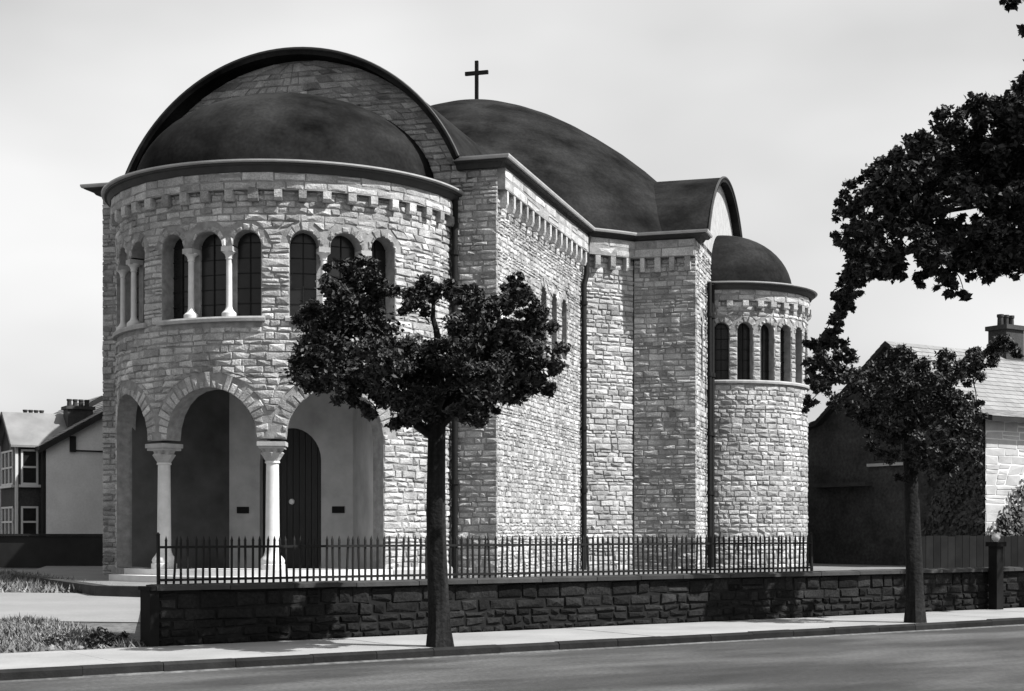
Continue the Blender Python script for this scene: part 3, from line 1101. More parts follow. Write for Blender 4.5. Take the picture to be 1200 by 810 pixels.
ps = MB(); ps.box(ST(KW0 - .14, WALLQ - .02, -.05), KD * .13, QD * .36, (0, 0, .80)); 
ps.box(ST(KW0 - .16, WALLQ - .05, .75), KD * .12, QD * .42, (0, 0, .05))
ps.build('end_pier', M['darkwood'], bw_)

# gate pier further along the wall
gp = thing('gate_pier', 'slim dark square pier with a pale ball cap rising from the wall at the right', 'gate pier', ST(14.35, WALLQ - .12, 0))
mb = MB()
mb.box(ST(14.25, WALLQ - .27, -.02), KD * .2, QD * .20, (0, 0, 1.26))
mb.build('shaft', M['darkwood'], gp)
mb = MB(); mb.box(ST(14.21, WALLQ - .31, 1.24), KD * .28, QD * .28, (0, 0, .09)); mb.build('cap', M['darkwood'], gp)
c = ST(14.35, WALLQ - .17, 1.33)
mb = MB(); mb.lathe(c, [(.04, 0), (.05, .02), (.075, .05), (.085, .09), (.075, .13), (.04, .16), (.01, .165)], 14); mb.build('ball_finial', M['pale'], gp, True)

# ------------------------------------------------------------------ railings
rl = thing('iron_railings', 'black iron railings standing on the wall coping before the church', 'railings', ST(2, WALLQ + .14, WH + .08))
FK0, FK1 = -2.68, 9.62
FB, FT = WH + .07, WH + .70
pk = MB()
pk.box((-.013, -.013, 0), (.026, 0, 0), (0, .026, 0), (0, 0, .60))
pk.add([(-.016, -.016, .60), (.016, -.016, .60), (.016, .016, .60), (-.016, .016, .60), (0, 0, .675)], [(0, 1, 4), (1, 2, 4), (2, 3, 4), (3, 0, 4), (3, 2, 1, 0)])
pk_me = pk.mesh('picket', M['iron'])
po = MB()
po.box((-.02, -.02, 0), (.04, 0, 0), (0, .04, 0), (0, 0, .67))
po.lathe((0, 0, .67), [(.025, 0), (.03, .02), (.005, .05)], 8)
po_me = po.mesh('post', M['iron'])
rnd = random.Random(3)
k = FK0
i = 0
while k < FK1 + .01:
    isp = (i in (0, 42)) or k + .105 > FK1
    o = link('post' if isp else 'picket', po_me if isp else pk_me, rl)
    o.location = ST(k, WALLQ + .14 + rnd.uniform(-.004, .004), FB)
    o.rotation_euler = (rnd.gauss(0, .012), rnd.gauss(0, .022), atan2(KD.y, KD.x))
    k += .105 + rnd.uniform(-.004, .004); i += 1
for z, h in ((FB + .055, .034), (FB + .50, .034)):
    mb = MB(); mb.box(ST(FK0, WALLQ + .117, z), KD * (FK1 - FK0), QD * .046, (0, 0, h))
    mb.build('rail', M['iron'], rl)

# ------------------------------------------------------------------ trees
def leaf_cloud(clumps, n, size, seed, flat=.75, hollow=.3):
    """clumps: (centre Vector, radius) — many small folded leaves scattered through each clump."""
    rnd = random.Random(seed)
    mb = MB()
    tot = sum(r ** 2 for _, r in clumps)
    for c, r in clumps:
        m = int(n * r * r / tot)
        subs = []
        for _ in range(max(9, int(20 * r / .5))):
            d = Vector((rnd.gauss(0, 1), rnd.gauss(0, 1), rnd.gauss(0, 1))).normalized()
            subs.append((c + Vector((d.x, d.y, d.z * flat)) * r * (hollow + (1 - hollow) * rnd.random() ** .5), r * rnd.uniform(.14, .36), rnd.uniform(-.25, .25)))
        for _ in range(m):
            sc, sr, st_ = rnd.choice(subs)
            p = sc + Vector((rnd.gauss(0, .55), rnd.gauss(0, .55), rnd.gauss(0, .42))) * sr
            nrm = Vector((rnd.gauss(0, .7), rnd.gauss(0, .7), rnd.uniform(.1, 1.2))).normalized()
            x = nrm.orthogonal().normalized()
            x = Matrix.Rotation(rnd.uniform(0, 6.28), 3, nrm) @ x
            y = nrm.cross(x)
            s = size * rnd.uniform(.5, 1.45)
            fold = nrm * s * .12
            mb.add([p - x * s, p - y * s * .52 + fold, p + x * s, p + y * s * .52 + fold], [(0, 1, 2), (0, 2, 3)], min(1, max(0, rnd.gauss(.5, .22) + st_)))
    return mb

def limb(mb, a, b, r0, r1, rnd, n=6, sag=.1, sides=7):
    a, b = Vector(a), Vector(b)
    pts, rad = [], []
    w = (b - a).length
    side = Vector((rnd.gauss(0, 1), rnd.gauss(0, 1), rnd.gauss(0, .5))) * w * sag * .6
    for i in range(n + 1):
        t = i / n
        pts.append(a.lerp(b, t) + side * sin(pi * t) * (.4 if t < .5 else 1) + Vector((rnd.gauss(0, 1), rnd.gauss(0, 1), rnd.gauss(0, 1))) * w * .012 * (0 < i < n) + Vector((0, 0, w * .04 * sin(pi * t))))
        rad.append(r0 + (r1 - r0) * t)
    mb.tube(pts, rad, sides)

def trunk_mesh(base, top, r0, r1, lean=.0, seed=1, n=10, sides=14, flare=1.5):
    rnd = random.Random(seed)
    mb = MB()
    base, top = Vector(base), Vector(top)
    o = 0
    ph = rnd.uniform(0, 6)
    pts = []
    for i in range(n + 1):
        t = i / n
        c = base.lerp(top, t) + Vector((sin(t * 5 + ph), cos(t * 4 + ph), 0)) * .03 * t
        r = r0 + (r1 - r0) * t
        fl = 1 + (flare - 1) * math.exp(-t * 14)
        pts.append(c)
        for k in range(sides):
            a = 2 * pi * k / sides
            lob = 1 + .06 * sin(3 * a + ph + t * 2) + .04 * sin(5 * a - ph + t * 5) + rnd.uniform(-.025, .025)
            lobf = 1 + (fl - 1) * (1 + .6 * sin(4 * a + ph))
            mb.v.append((c.x + cos(a) * r * lob * lobf, c.y + sin(a) * r * lob * lobf, c.z))
    for i in range(n):
        for k in range(sides):
            a, b_ = i * sides + k, i * sides + (k + 1) % sides
            mb.f.append((a, b_, b_ + sides, a + sides)); mb.t.append(.5)
    mb.f.append(tuple(n * sides + k for k in range(sides))); mb.t.append(.5)
    return mb, pts[-1]

def tree(name, label, cat, base, top, r0, r1, clumps, n, size, seed, leafm, group, limb_r=.07, mains=(), flare=1.5, far=None):
    """mains: indices of clumps (or points) that the main limbs run to; every other clump hangs on a twig from the nearest limb"""
    t = thing(name, label, cat, base, group)
    tm, tp = trunk_mesh(base, top, r0, r1, seed=seed, flare=flare)
    tm.build('trunk', M['bark'], t, True)
    rnd = random.Random(seed + 1)
    nodes = [tp]
    for m_ in mains:
        c = clumps[m_][0] if isinstance(m_, int) else m_
        lb = MB()
        src = tp - (Vector(tp) - Vector(base)).normalized() * rnd.uniform(.02, .25)
        limb(lb, src, c, limb_r, limb_r * .22, rnd, n=8)
        lb.build('limb', M['bark'], t, True)
        nodes += [src.lerp(c, f) for f in (.45, .6, .75, .9, 1.0)]
    tw = MB()
    todo = list(clumps)
    while todo:                      # grow outward: every clump hangs on the nearest wood already there
        best = min(((nd - c).length, i, j) for i, (c, r) in enumerate(todo) for j, nd in enumerate(nodes))
        c, r = todo.pop(best[1]); nd = nodes[best[2]]
        if best[0] > .05:
            limb(tw, nd, c, .010 + .007 * r, .008, rnd, n=4, sides=5)
        nodes.append(c)
        for _ in range(6):
            e = c + Vector((rnd.gauss(0, 1), rnd.gauss(0, 1), rnd.gauss(0, .8))).normalized() * r * .85
            limb(tw, c, e, .009, .003, rnd, n=3, sides=4)
    kind(tw.build('branchwork', M['bark'], t, True), 'stuff')
    cm = leaf_cloud(clumps, n, size, seed + 2)
    if far:
        f2 = leaf_cloud(far[0], far[1], far[2], seed + 3)
        cm.add(f2.v, [], .5)
        o_ = len(cm.v) - len(f2.v)
        cm.f += [tuple(i + o_ for i in q) for q in f2.f]; cm.t += f2.t
    cm.build('crown', leafm, t)
    return t

def px_clumps(lst, Y, dy, seed):
    rnd = random.Random(seed)
    out = []
    for x, y, r in lst:
        YY = Y + rnd.uniform(-dy, dy)
        out.append((at(x, y, YY), r / FPX * YY))
    return out

GT = 'street trees along the kerb'
T1 = ST(.38, .30, 0)
cl1 = px_clumps([(385, 425, 40), (372, 440, 26), (380, 385, 34), (420, 345, 28), (398, 328, 24), (415, 390, 44), (440, 425, 42), (425, 450, 34), 
                 (500, 340, 24), (488, 360, 20), (530, 338, 20), (525, 415, 26), (480, 430, 42), (492, 468, 30), (520, 450, 44), (556, 400, 42), (560, 450, 40), (560, 365, 20),
                 (600, 420, 44), (604, 345, 20), (580, 360, 20), (628, 365, 22), (635, 400, 30), (632, 432, 28), (605, 452, 24), (650, 430, 14), (545, 480, 20), (460, 460, 30), (410, 462, 20), (440, 478, 22), (470, 486, 20), (590, 466, 20), (562, 482, 20), (622, 452, 20), (648, 418, 15), (505, 488, 20), (355, 440, 12), (605, 330, 14), (428, 322, 22), (450, 342, 18), (436, 372, 26), (392, 352, 28), (372, 412, 30), (575, 395, 30), (615, 385, 26), (560, 430, 34), (400, 440, 30), (600, 455, 26), (612, 350, 18), (545, 345, 16), (365, 372, 18), (640, 455, 14)], 19.6, .95, 5)
tree('street_tree', 'pollarded street tree with a broad dark crown in front of the porch and nave', 'tree', T1, at(510, 492, T1.y), .142, .118, cl1, 112000, .035, 301, M['leafd'], GT, .085, mains=(2, 3, 8, 11, 13, 15, 18, 21), flare=1.25)
# second, slim stem leaning against it is a lamp-less post behind the trunk
T2 = ST(9.78, .32, 0)
cl2 = px_clumps([(1060, 425, 30), (1045, 450, 30), (1075, 450, 34), (1030, 440, 22), (1000, 455, 24), (985, 470, 14), (1100, 440, 26), (1125, 425, 22), (1150, 415, 18), (1165, 408, 13), (1140, 440, 16),
                 (1020, 480, 26), (1050, 490, 30), (1085, 485, 30), (1110, 480, 26), (1040, 510, 20), (1095, 520, 26), (1128, 470, 18), (1178, 402, 13), (1190, 414, 9), (1150, 428, 18), (1080, 535, 20), (1120, 505, 22), (1042, 535, 14), (1130, 535, 18), (960, 455, 14), (1105, 545, 16), (1140, 515, 16), (1060, 555, 12), (1020, 520, 12), (1145, 480, 14)], 25.6, 1.1, 8)
tree('street_tree', 'slim street tree with a thin ragged crown before the shaded gable house', 'tree', T2, at(1066, 470, T2.y), .15, .11, cl2, 44000, .035, 321, M['leafd'], GT, .06, mains=(0, 2, 4, 6, 8, 12, 16), flare=1.2)

# tall tree whose trunk is outside the frame on the right
rnd = random.Random(77)
T3 = ST(17.2, .4, 0)
poly = [(984, 232), (1000, 205), (1030, 190), (1060, 150), (1090, 148), (1108, 115), (1150, 104), (1195, 92), (1215, 70), (1260, 30), (1340, -40), (1450, -60), (1560, 20), (1600, 150), (1560, 260), (1450, 320), (1340, 330), (1250, 310), (1190, 312), (1150, 322), (1108, 338), (1080, 322), (1050, 322), (1015, 322), (998, 345), (988, 368), (984, 340), (988, 300), (995, 260)]
def inside(x, y):
    c = False
    for (x1, y1), (x2, y2) in zip(poly, poly[1:] + poly[:1]):
        if (y1 > y) != (y2 > y) and x < (x2 - x1) * (y - y1) / (y2 - y1) + x1:
            c = not c
    return c
lst = []
for _try in range(60000):
    if len(lst) >= 330: break
    x, y = rnd.uniform(980, 1600), rnd.uniform(-60, 375)
    r = rnd.uniform(12, 26) if x < 1220 else rnd.uniform(30, 55)
    ok = all(inside(x + r * .6 * cos(a), y + r * .6 * sin(a)) for a in (0, 1, 2, 3, 4, 5))
    if ok and sum(1 for q in lst if (q[0] - x) ** 2 + (q[1] - y) ** 2 < 11 ** 2) < 1:
        lst.append((x, y, r))
lst += [(998, 316, 18), (1012, 308, 17), (993, 334, 14), (987, 351, 12), (982, 367, 10), (978, 380, 9), (990, 232, 10), (988, 250, 12), (990, 275, 14), (1110, 336, 14), (1150, 322, 17), (1190, 315, 17), (1050, 320, 15), (1080, 328, 13), (1130, 345, 8),
        (1005, 325, 16), (1000, 342, 13), (990, 358, 11), (1020, 318, 16), (1005, 290, 18), (1020, 262, 20), (1040, 300, 20), (985, 346, 10),
        (955, 402, 15), (975, 400, 17), (990, 420, 14), (960, 425, 19), (980, 440, 19), (957, 450, 13), (950, 470, 8), (945, 480, 5), (995, 440, 12)]
cl3 = px_clumps([q for q in lst if q[0] < 1235], T3.y - 1.0, 1.8, 9)
cl3f = px_clumps([q for q in lst if q[0] >= 1235], T3.y - .5, 2.5, 10)
cl3 += px_clumps([(1188, 4, 9), (1205, -6, 16), (1201, 36, 8), (1178, 0, 6), (1226, 14, 16), (1230, 45, 18), (1226, 76, 18), (1240, 110, 20)], T3.y - 1.0, .15, 12)
mn = [at(x, y, T3.y - .8) for x, y in ((1130, 240), (1060, 230), (1180, 170), (1200, 270), (1300, 100), (1450, 60), (1500, 200), (1020, 270))]
tree('tall_tree', 'large dark leafy tree overhanging from the right edge above the house', 'tree', T3, at(1360, 215, T3.y), .34, .24, cl3, 130000, .062, 341, M['leafd'], None, .10, mains=mn, far=(cl3f, 16000, .16))

# ------------------------------------------------------------------ houses
def facade_window(parent, o, ax, w, h, nrm, nx=2, ny=2, fm='white', name='window'):
    """o: lower left corner on the wall, ax: unit along, nrm: outward; glass set back, frame, sill"""
    o, ax, nrm = Vector(o), Vector(ax), Vector(nrm)
    g_ = MB()
    g_.quad(o + nrm * .01, o + ax * w + nrm * .01, o + ax * w + nrm * .01 + Vector((0, 0, h)), o + nrm * .01 + Vector((0, 0, h)))
    win = g_.build(name, M['glass'], parent)
    fr = MB()
    t = .07
    for x in [0] + [w * i / nx - t / 2 for i in range(1, nx)] + [w - t]:
        fr.box(o + ax * x + nrm * .012, ax * t, nrm * .05, (0, 0, h))
    for z in [0] + [h * i / ny - t / 2 for i in range(1, ny)] + [h - t]:
        fr.box(o + Vector((0, 0, z)) + nrm * .013, ax * w, nrm * .045, (0, 0, t))
    fr.build('frame', M[fm], win)
    s = MB()
    s.box(o - ax * .08 + nrm * .005 - Vector((0, 0, .1)), ax * (w + .16), nrm * .12, (0, 0, .098))
    s.build('sill', M[fm], win)
    return win

def slates(mb, o, ax, up, w, h, row=.28, seed=1, wd=.35, lift=.02):
    """courses of lapped slates on a roof plane"""
    rnd = random.Random(seed)
    nrm = ax.cross(up).normalized()
    n = int(h / row)
    for i in range(n):
        y0 = i * h / n; y1 = (i + 1) * h / n
        x = -(i % 2) * wd / 2
        while x < w:
            a, b_ = max(0, x + .004), min(w, x + wd - .004)
            if b_ - a > .03:
                p = [o + ax * a + up * y0, o + ax * b_ + up * y0, o + ax * b_ + up * y1, o + ax * a + up * y1]
                l_ = lift + rnd.uniform(0, .006)
                mb.add([p[0] + nrm * l_, p[1] + nrm * l_, p[2] + nrm * .006, p[3] + nrm * .006, p[0], p[1]], [(0, 1, 2, 3), (4, 5, 1, 0)], rnd.random())
            x += wd

def terrace_house(A, label, mg, seed):
    A = Vector(A)
    GD = Vector((.866, .5, 0)); FD = Vector((-.5, .866, 0)); FN = -GD; GN = -FD
    z0, ze, rl_ = A.z, A.z + 4.5, 4.0
    zr = ze + rl_ * .59
    h = thing('terrace_house', label, 'house', A, mg)
    Ln = 5.5
    # walls
    mb = MB()
    w = 8.0
    P = [A, A + GD * w]
    def q(p, z): return Vector((p.x, p.y, z))
    mb.add([q(A, z0), q(A + GD * w, z0), q(A + GD * w, ze), q(A + GD * 4, zr), q(A, ze)], [(0, 1, 2, 3, 4)])
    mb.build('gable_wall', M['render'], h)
    mb = MB()
    B = A + FD * Ln
    mb.quad(q(B, z0), q(A, z0), q(A, ze), q(B, ze))
    mb.add([q(B, z0), q(B + GD * w, z0), q(B + GD * w, ze), q(B + GD * 4, zr), q(B, ze)], [(4, 3, 2, 1, 0)])
    mb.quad(q(A + GD * w, z0), q(B + GD * w, z0), q(B + GD * w, ze), q(A + GD * w, ze))
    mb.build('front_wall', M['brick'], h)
    # main roof
    mb = MB()
    up = (GD * 4 + Vector((0, 0, zr - ze)))
    ul = up.length; up = up / ul
    o = q(A, ze) - up * .35 + GN * .25
    mb.box(o - Vector((0, 0, .12)), FD * (Ln + .3), up * (ul + .35), Vector((0, 0, .1)))
    up2 = (-GD * 4 + Vector((0, 0, zr - ze))) / ul
    o2 = q(A + GD * 8, ze) - up2 * .35 + GN * .25
    mb.box(o2 - Vector((0, 0, .12)), FD * (Ln + .3), up2 * (ul + .35), Vector((0, 0, .1)))
    rf = mb.build('roof', M['brick'], h)
    sm = MB()
    slates(sm, o + FD * (Ln + .3), -FD, up, Ln + .3, ul + .35, seed=seed)
    kind(sm.build('slates', M['slate'], rf), 'stuff')
    bb = MB()
    bb.box(o + GN * .04 - Vector((0, 0, .24)), GN * -.05, up * (ul + .3), Vector((0, 0, .2)))
    bb.build('bargeboard', M['blackw'], rf)
    # chimney with pots
    cb = A + GD * 1.05 + FD * 1.1
    cm = MB()
    zc0, zc1 = ze + .3, ze + 1.35
    cm.box(q(cb, zc0), GD * .95, FD * .7, (0, 0, zc1 - zc0))
    cm.box(q(cb - GD * .07 - FD * .07, zc1), GD * 1.09, FD * .84, (0, 0, .12))
    ch = cm.build('chimney', M['brick'], rf)
    for i in range(4):
        c = q(cb + GD * (.14 + .22 * i) + FD * .35, zc1 + .12)
        pm = MB(); pm.lathe(c, [(.09, 0), (.08, .2), (.10, .22), (.10, .28)], 10)
        pm.build('chimney_pot', M['coping'], h)
    # two-storey bay with a small gabled roof
    b0, b1, pj = .55, 3.3, .95
    C0, C1 = A + FD * b0, A + FD * b1
    D0, D1 = C0 + FN * pj, C1 + FN * pj
    bz = ze + .0
    mb = MB()
    mb.quad(q(D0, z0), q(C0, z0), q(C0, bz), q(D0, bz))
    mb.quad(q(D1, z0), q(D0, z0), q(D0, bz), q(D1, bz))
    mb.quad(q(C1, z0), q(D1, z0), q(D1, bz), q(C1, bz))
    Mx = (D0 + D1) / 2
    zrb = bz + 1.15
    mb.add([q(D1, bz), q(D0, bz), q(Mx, zrb)], [(0, 1, 2)])
    bay = mb.build('bay', M['brick'], h)
    wl = .62
    for zz, hh in ((z0 + 2.95, 1.3), (z0 + 1.0, 1.15)):
        facade_window(bay, q(D0 + GD * .16, zz), GD, wl, hh, GN, 1, 2)
        facade_window(bay, q(D1 - FD * .35, zz), -FD, 2.05, hh, FN, 3, 2)
    pm = MB()
    for zz in (z0, ):
        for pt in (D0, D1):
            pm.box(q(pt - GD * .04 - FD * .04, z0), GD * .1, FD * .1, (0, 0, ze - z0))
    pm.build('corner_post', M['white'], bay)
    rm = MB()
    run = (Mx - C0).dot(FD)
    top0 = q(Mx + FN * .25, zrb + .06); top1 = q(Mx + GD * 3.0, zrb + .06)
    ev0 = q(D0 + FN * .25 + GN * .2, bz - .1); ev1 = q(D0 + GD * 1.0 + GN * .2 + FN * 0, bz - .1)
    ev1 = q(C0 + GN * .2, bz - .1)
    fv0 = q(D1 + FN * .25 - GN * .2, bz - .1); fv1 = q(C1 - GN * .2, bz - .1)
    dz = Vector((0, 0, .08))
    for a_, b_, c_, d_ in ((ev0, ev1, top1, top0), (fv1, fv0, top0, top1)):
        rm.add([a_, b_, c_, d_, a_ - dz, b_ - dz, c_ - dz, d_ - dz], [(0, 1, 2, 3), (7, 6, 5, 4), (0, 4, 5, 1), (3, 7, 4, 0)], .6)
    rm.build('bay_roof', M['slate'], bay)
    bm_ = MB()
    for e_ in (ev0, fv0):
        bm_.box(e_ + FN * .03 - Vector((0, 0, .2)), FN * -.05, top0 - e_, Vector((0, 0, .2)))
    bm_.build('bay_bargeboard', M['blackw'], bay)
    # drainpipe at the corner and a bracket with a pipe across the gable
    dm_ = MB(); dm_.tube([q(A + FN * .09 + FD * .1, ze - .15), q(A + FN * .09 + FD * .1, z0)], .06, 8)
    dm_.build('drainpipe', M['blackw'], h)
    um = MB()
    g1 = A + GD * .95 + GN * .06
    um.tube([q(g1, ze + .02 - .3), q(A + GD * 6 + GN * .06, ze - .32)], .03, 6)
    um.box(q(A + GD * .85 + GN * .003, ze - .33), GD * .22, GN * .09, (0, 0, .58))
    um.build('gable_pipe', M['blackw'], h)
    return h

hA = at(54, 661, 55.0); hA.z = .3
GH = 'terraced houses beyond the lane at the left'
terrace_house(hA, 'bay windowed terraced house with a plain grey rendered gable end beyond the lane', GH, 5)
hB = hA + Vector((-.5, .866, 0)) * 6.0 + Vector((-.30, -.2, 0))
terrace_house(hB, 'further terraced house at the left edge, mostly cut off by the frame', GH, 6)

# dark low wall in front of the houses
lw = MB()
p0, p1 = Vector((-32, 52.0, .25)), Vector((-11.2, 50.2, .25))
d = p1 - p0
nn = Vector((d.y, -d.x, 0)).normalized()
lw.box(p0, d, nn * -.25, (0, 0, 1.12))
o = lw.build('low_wall', M['blackw'])
tag(o, 'dark low wall across the front of the terraced houses', 'wall')
cp_ = MB(); cp_.box(p0 + nn * .05 + Vector((0, 0, 1.122)), d, nn * -.35, (0, 0, .07)); cp_.build('coping', M['blackw'], o)

# side lane and verge on the left
mb = MB()
n = 24
xs = [-70 + (70 - 5.3) * i / n for i in range(n + 1)]
def lane_z(x, y): return gz(x, y) + .012
for i in range(n):
    for (ya, yb) in ((24.0, 26.7), (26.7, 29.4), (29.4, 32.2)):
        def e(x, y):
            w_ = .12 * sin(x * 1.7) + .08 * sin(x * 4.1 + 1)
            return Vector((x, y + (w_ if y in (24.0, 32.2) else 0), lane_z(x, y)))
        mb.quad(e(xs[i], ya), e(xs[i + 1], ya), e(xs[i + 1], yb), e(xs[i], yb))
kind(mb.build('lane', M['lane']), 'structure')
# pale path strip beside the far wall
mb = MB()
for i in range(n):
    x0, x1 = -40 + 30 * i / n, -40 + 30 * (i + 1) / n
    mb.quad((x0, 44, gz(x0, 44) + .012), (x1, 44, gz(x1, 44) + .012), (x1, 48.5, gz(x1, 48.5) + .012), (x0, 48.5, gz(x0, 48.5) + .012))
kind(mb.build('path', M['yard']), 'structure')

rnd = random.Random(55)
mb = MB()
def blade(p, h, sc=1.0, tn=None):
    a = rnd.uniform(0, 6.28)
    dx = Vector((cos(a), sin(a), 0))
    ln = Vector((rnd.gauss(0, .8), rnd.gauss(0, .8), 1)).normalized() * h
    mb.add([p - dx * .011 * sc, p + dx * .011 * sc, p + ln * .6 + dx * .006 * sc, p + ln], [(0, 1, 2), (0, 2, 3)], rnd.random() if tn is None else tn)
cnt = 0
while cnt < 42000:
    k, q = rnd.uniform(-12, -2.7), WALLQ + .05 + rnd.random() ** .8 * 6
    p = ST(k, q)
    if p.y > 24.0 + rnd.gauss(0, .12) or p.x > -4.95 - (p.y - 20.3) * .24:
        continue
    den = .5 + .5 * sin(p.x * 2.3) * sin(p.y * 2.9 + 1) + .3 * sin(p.x * 7 + p.y * 5)
    if rnd.random() > .35 + den * .6:
        continue
    p.z = gz(p.x, p.y)
    blade(p, rnd.uniform(.03, .09) * (1 + .8 * max(0, den)), 1.5)
    cnt += 1
cnt = 0
while cnt < 9000:
    x, y = rnd.uniform(-19, -7.2), rnd.uniform(32.3, 43.5)
    if x > -7.6 - (y - 31) * .55: continue
    p = Vector((x, y, gz(x, y)))
    blade(p, rnd.uniform(.08, .25), 2.2)
    cnt += 1
kind(mb.build('grass', M['grass']), 'stuff')

# weed bush by the wall end
def bush(name, label, cat, c, r, n, size, seed, m, group=None, zs=.8):
    t = thing(name, label, cat, (c[0], c[1], c[2]), group)
    rn = random.Random(seed)
    cc = [(Vector(c) + Vector((rn.uniform(-r, r) * .7, rn.uniform(-r, r) * .5, r * rn.uniform(.3, .7) * zs)), r * rn.uniform(.35, .6)) for _ in range(6)]
    leaf_cloud(cc, n, size, seed).build('foliage', m, t)
    sm = MB()
    for c2, r2 in cc:
        limb(sm, Vector(c), c2, .015, .004, rn, n=4, sides=5)
    sm.build('stem', M['bark'], t)
    return t
p = ST(-3.3, WALLQ + .3); p.z = 0
bush('weed_bush', 'low dark weed bush against the end pier of the boundary wall', 'bush', p, .30, 1500, .022, 71, M['leafd'])
p = ST(-3.85, WALLQ + .8); p.z = gz(p.x, p.y)
bush('weed_clump', 'small grey weed clump on the verge left of the wall end', 'weed', p, .25, 900, .02, 72, M['grass'])
# pale loose stones at the verge edge
for i in range(3):
    k = -3.45 - i * .32 + rnd.uniform(-.05, .05)
    r = rnd.uniform(.035, .06)
    s = MB(); c = ST(k, WALLQ + .12 + rnd.uniform(-.05, .1), .0)
    s.lathe(c, [(r * .9, 0), (r, r * .3), (r * .7, r * .75), (r * .2, r * .9)], 7, rnd.random())
    tag(s.build('loose_stone', M['yard']), 'grey loose stone on the verge edge, %s of three' % ('nearest the wall', 'middle', 'farthest from the wall')[i], 'stone', 'loose stones at the verge edge')

# ------------------------------------------------------------------ house on the right
H0 = Vector((.3166 * 48, 48, .3))
HW = 7.9
rh = thing('gable_house', 'house with dark shaded gable end and sunlit pale front behind the right tree', 'house', H0)
ZE, ZR = 5.3, 7.95
GDr = QD          # along the gable, away from the street
def q3(p, z): return Vector((p.x, p.y, z))
mb = MB()
E = [H0, H0 + GDr * HW]
mb.add([q3(E[1], 0), q3(E[0], 0), q3(E[0], ZE), q3(H0 + GDr * HW / 2, ZR), q3(E[1], ZE)], [(0, 1, 2, 3, 4)])
FL = 12.0
Bk = H0 + KD * FL
mb.add([q3(Bk, 0), q3(Bk + GDr * HW, 0), q3(Bk + GDr * HW, ZE), q3(Bk + GDr * HW / 2, ZR), q3(Bk, ZE)], [(0, 1, 2, 3, 4)])
mb.quad(q3(E[1], 0), q3(Bk + GDr * HW, 0), q3(Bk + GDr * HW, ZE), q3(E[1], ZE))
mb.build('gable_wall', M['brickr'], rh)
# sunlit front of squared blocks with an arched doorway
def f_rf(a, z, d):
    p = H0 + KD * a - QD * d
    return Vector((p.x, p.y, z))
dop = [opening(1.75, 3.25, .3, 2.6, rw=.25), opening(5.0, 6.3, 1.2, 2.7, rw=.2)]
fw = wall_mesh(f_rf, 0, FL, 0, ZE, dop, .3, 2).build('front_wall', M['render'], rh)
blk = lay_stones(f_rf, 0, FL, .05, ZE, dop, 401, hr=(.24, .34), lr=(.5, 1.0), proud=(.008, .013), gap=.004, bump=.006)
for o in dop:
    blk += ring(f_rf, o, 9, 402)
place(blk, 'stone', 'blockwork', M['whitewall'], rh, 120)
for o in dop:
    m2 = MB()
    c, R = (o['a0'] + o['a1']) / 2, (o['a1'] - o['a0']) / 2
    for i in range(10):
        l, r = c - R * cos(pi * i / 10), c - R * cos(pi * (i + 1) / 10)
        m2.quad(f_rf(l, o['zs'], -.2), f_rf(r, o['zs'], -.2), f_rf(r, top_of(o, r), -.2), f_rf(l, top_of(o, l), -.2))
    m2.build('door' if o is dop[0] else 'window', M['door'] if o is dop[0] else M['glass'], rh)
# roof with flared eaves
rm = MB(); sm = MB()
mid = H0 + GDr * HW / 2
for sgn in (1, -1):
    if sgn == 1:
        ev = H0 - GDr * .5; br = H0 + GDr * .7
    else:
        ev = H0 + GDr * (HW + .5); br = H0 + GDr * (HW - .7)
    z_e, z_b = ZE - .10, ZE + .22
    a0 = -KD * .3
    P = [q3(ev + a0, z_e), q3(br + a0, z_b), q3(mid + a0, ZR + .08)]
    for A_, B_ in zip(P, P[1:]):
        up = B_ - A_
        rm.box(A_ - Vector((0, 0, .16)), KD * (FL + .5), up, Vector((0, 0, .14)))
        l_ = up.length
        if sgn == 1:
            slates(sm, A_, KD, up / l_, FL + .5, l_, row=.27, seed=9, wd=.4)
        else:
            slates(sm, A_ + KD * (FL + .5), -KD, up / l_, FL + .5, l_, row=.27, seed=9, wd=.4)
rf = rm.build('roof', M['blackw'], rh)
kind(sm.build('slates', M['slatep'], rf), 'stuff')
# chimney on the ridge
cb = mid + KD * 5.6 - QD * .0
cz = ZR - .3
cm = MB()
cm.box(q3(cb - QD * .42, cz), KD * 1.0, QD * .8, (0, 0, 1.2))
cm.box(q3(cb - QD * .5 - KD * .08, cz + 1.2), KD * 1.16, QD * .96, (0, 0, .16))
ch = cm.build('chimney', M['brick'], rf)
for i in range(3):
    pm = MB(); pm.lathe(q3(cb + KD * (.2 + .3 * i), cz + 1.36), [(.11, 0), (.10, .3), (.125, .33), (.125, .42)], 10); pm.build('chimney_pot', M['coping'], rh)
# gable window with pale sill, drainpipe, string course
ga = -QD
GN3 = -KD
wo_ = H0 + GDr * 4.75
facade_window(rh, q3(wo_, 3.9), ga, 1.35, 1.15, GN3, 2, 2, 'brick')
ss = MB(); ss.box(q3(wo_ + QD * .15, 3.77) + GN3 * .01, ga * 1.65, GN3 * .16, (0, 0, .10)); ss.build('window_sill', M['dressed'], rh)
dp = MB(); dpos = H0 + GDr * 2.9 + GN3 * .1
dp.tube([q3(dpos, 4.9), q3(dpos, .3)], .06, 8); dp.build('drainpipe', M['coping'], rh)
lt = MB(); lt.box(q3(H0 + GDr * 7.4, 3.1) + GN3 * .02, ga * 2.6, GN3 * .35, (0, 0, .14)); lt.build('lean_to_ledge', M['coping'], rh)

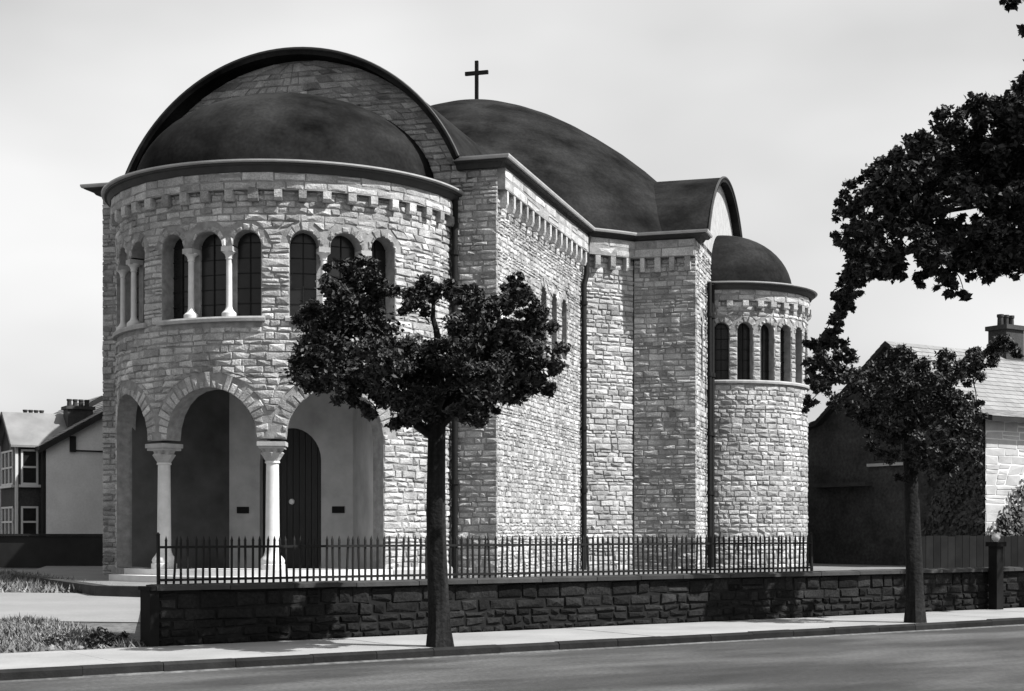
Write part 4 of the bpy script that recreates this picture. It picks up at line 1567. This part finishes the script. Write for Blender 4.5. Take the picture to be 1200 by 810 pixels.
# ivy on the gable and the corner
rnd = random.Random(91)
iv = MB()
def ivy(n, fa, a0, a1, z0, z1, nrm, dens):
    c = 0
    while c < n:
        a, z = rnd.uniform(a0, a1), rnd.uniform(z0, z1)
        if rnd.random() > dens(a, z): continue
        p = fa(a, z) + nrm * rnd.uniform(.03, .16)
        nn_ = (nrm + Vector((rnd.gauss(0, .5), rnd.gauss(0, .5), rnd.gauss(.3, .4)))).normalized()
        x = Matrix.Rotation(rnd.uniform(0, 6.28), 3, nn_) @ nn_.orthogonal().normalized()
        y = nn_.cross(x); s = rnd.uniform(.06, .12)
        iv.add([p - x * s, p - y * s * .6, p + x * s, p + y * s * .6], [(0, 1, 2, 3)], rnd.random())
        c += 1
ivy(4200, lambda a, z: q3(H0 + GDr * a, z), .02, 2.6, .4, 5.1, GN3, lambda a, z: max(0, 1 - a / 2.6) * (.55 + .45 * sin(a * 4 + z * 3)))
ivy(1300, lambda a, z: q3(H0 + KD * a, z), .05, 1.75, .4, 3.4, -QD, lambda a, z: max(0, 1 - (z - .4) / (1.2 + 1.1 * a)) * (.35 + .65 * (.5 + .5 * sin(a * 7 + z * 5))))
tag(iv.build('ivy', M['leaf']), 'ivy climbing the street corner of the dark gabled house', 'ivy')

# dark boarded fence in the garden
fn = thing('garden_fence', 'dark board fence before the gable house at the right', 'fence', ST(14, 10, .3))
F0 = ST(18.3, 7.6); F1 = ST(29, 7.6)
nbd = 40
for i in range(nbd):
    a = F0.lerp(F1, i / nbd); ln = (F1 - F0) / nbd
    s = MB(); s.box((a.x, a.y, .2) , ln * .95, QD * .03, (0, 0, 1.22 + random.uniform(-.015, .015)), random.random())
    s.build('plank', M['darkwood'], fn)
s = MB(); s.box(q3(F0, .9) + QD * .032, F1 - F0, QD * .05, (0, 0, .09)); s.build('rail', M['darkwood'], fn)

# low plants behind the coping
for i, (k, q, lab) in enumerate(((10.3, 3.2, 'low plant behind the coping just right of the railings end'), (11.2, 3.3, 'low plant behind the coping left of the slim tree trunk'), (12.8, 3.3, 'low plant behind the coping between slim tree and gate pier'))):
    p = ST(k, q); p.z = YARD
    bush('garden_plant', lab, 'plant', p, .38, 260, .045, 80 + i, M['leaf'], 'low plants behind the coping')
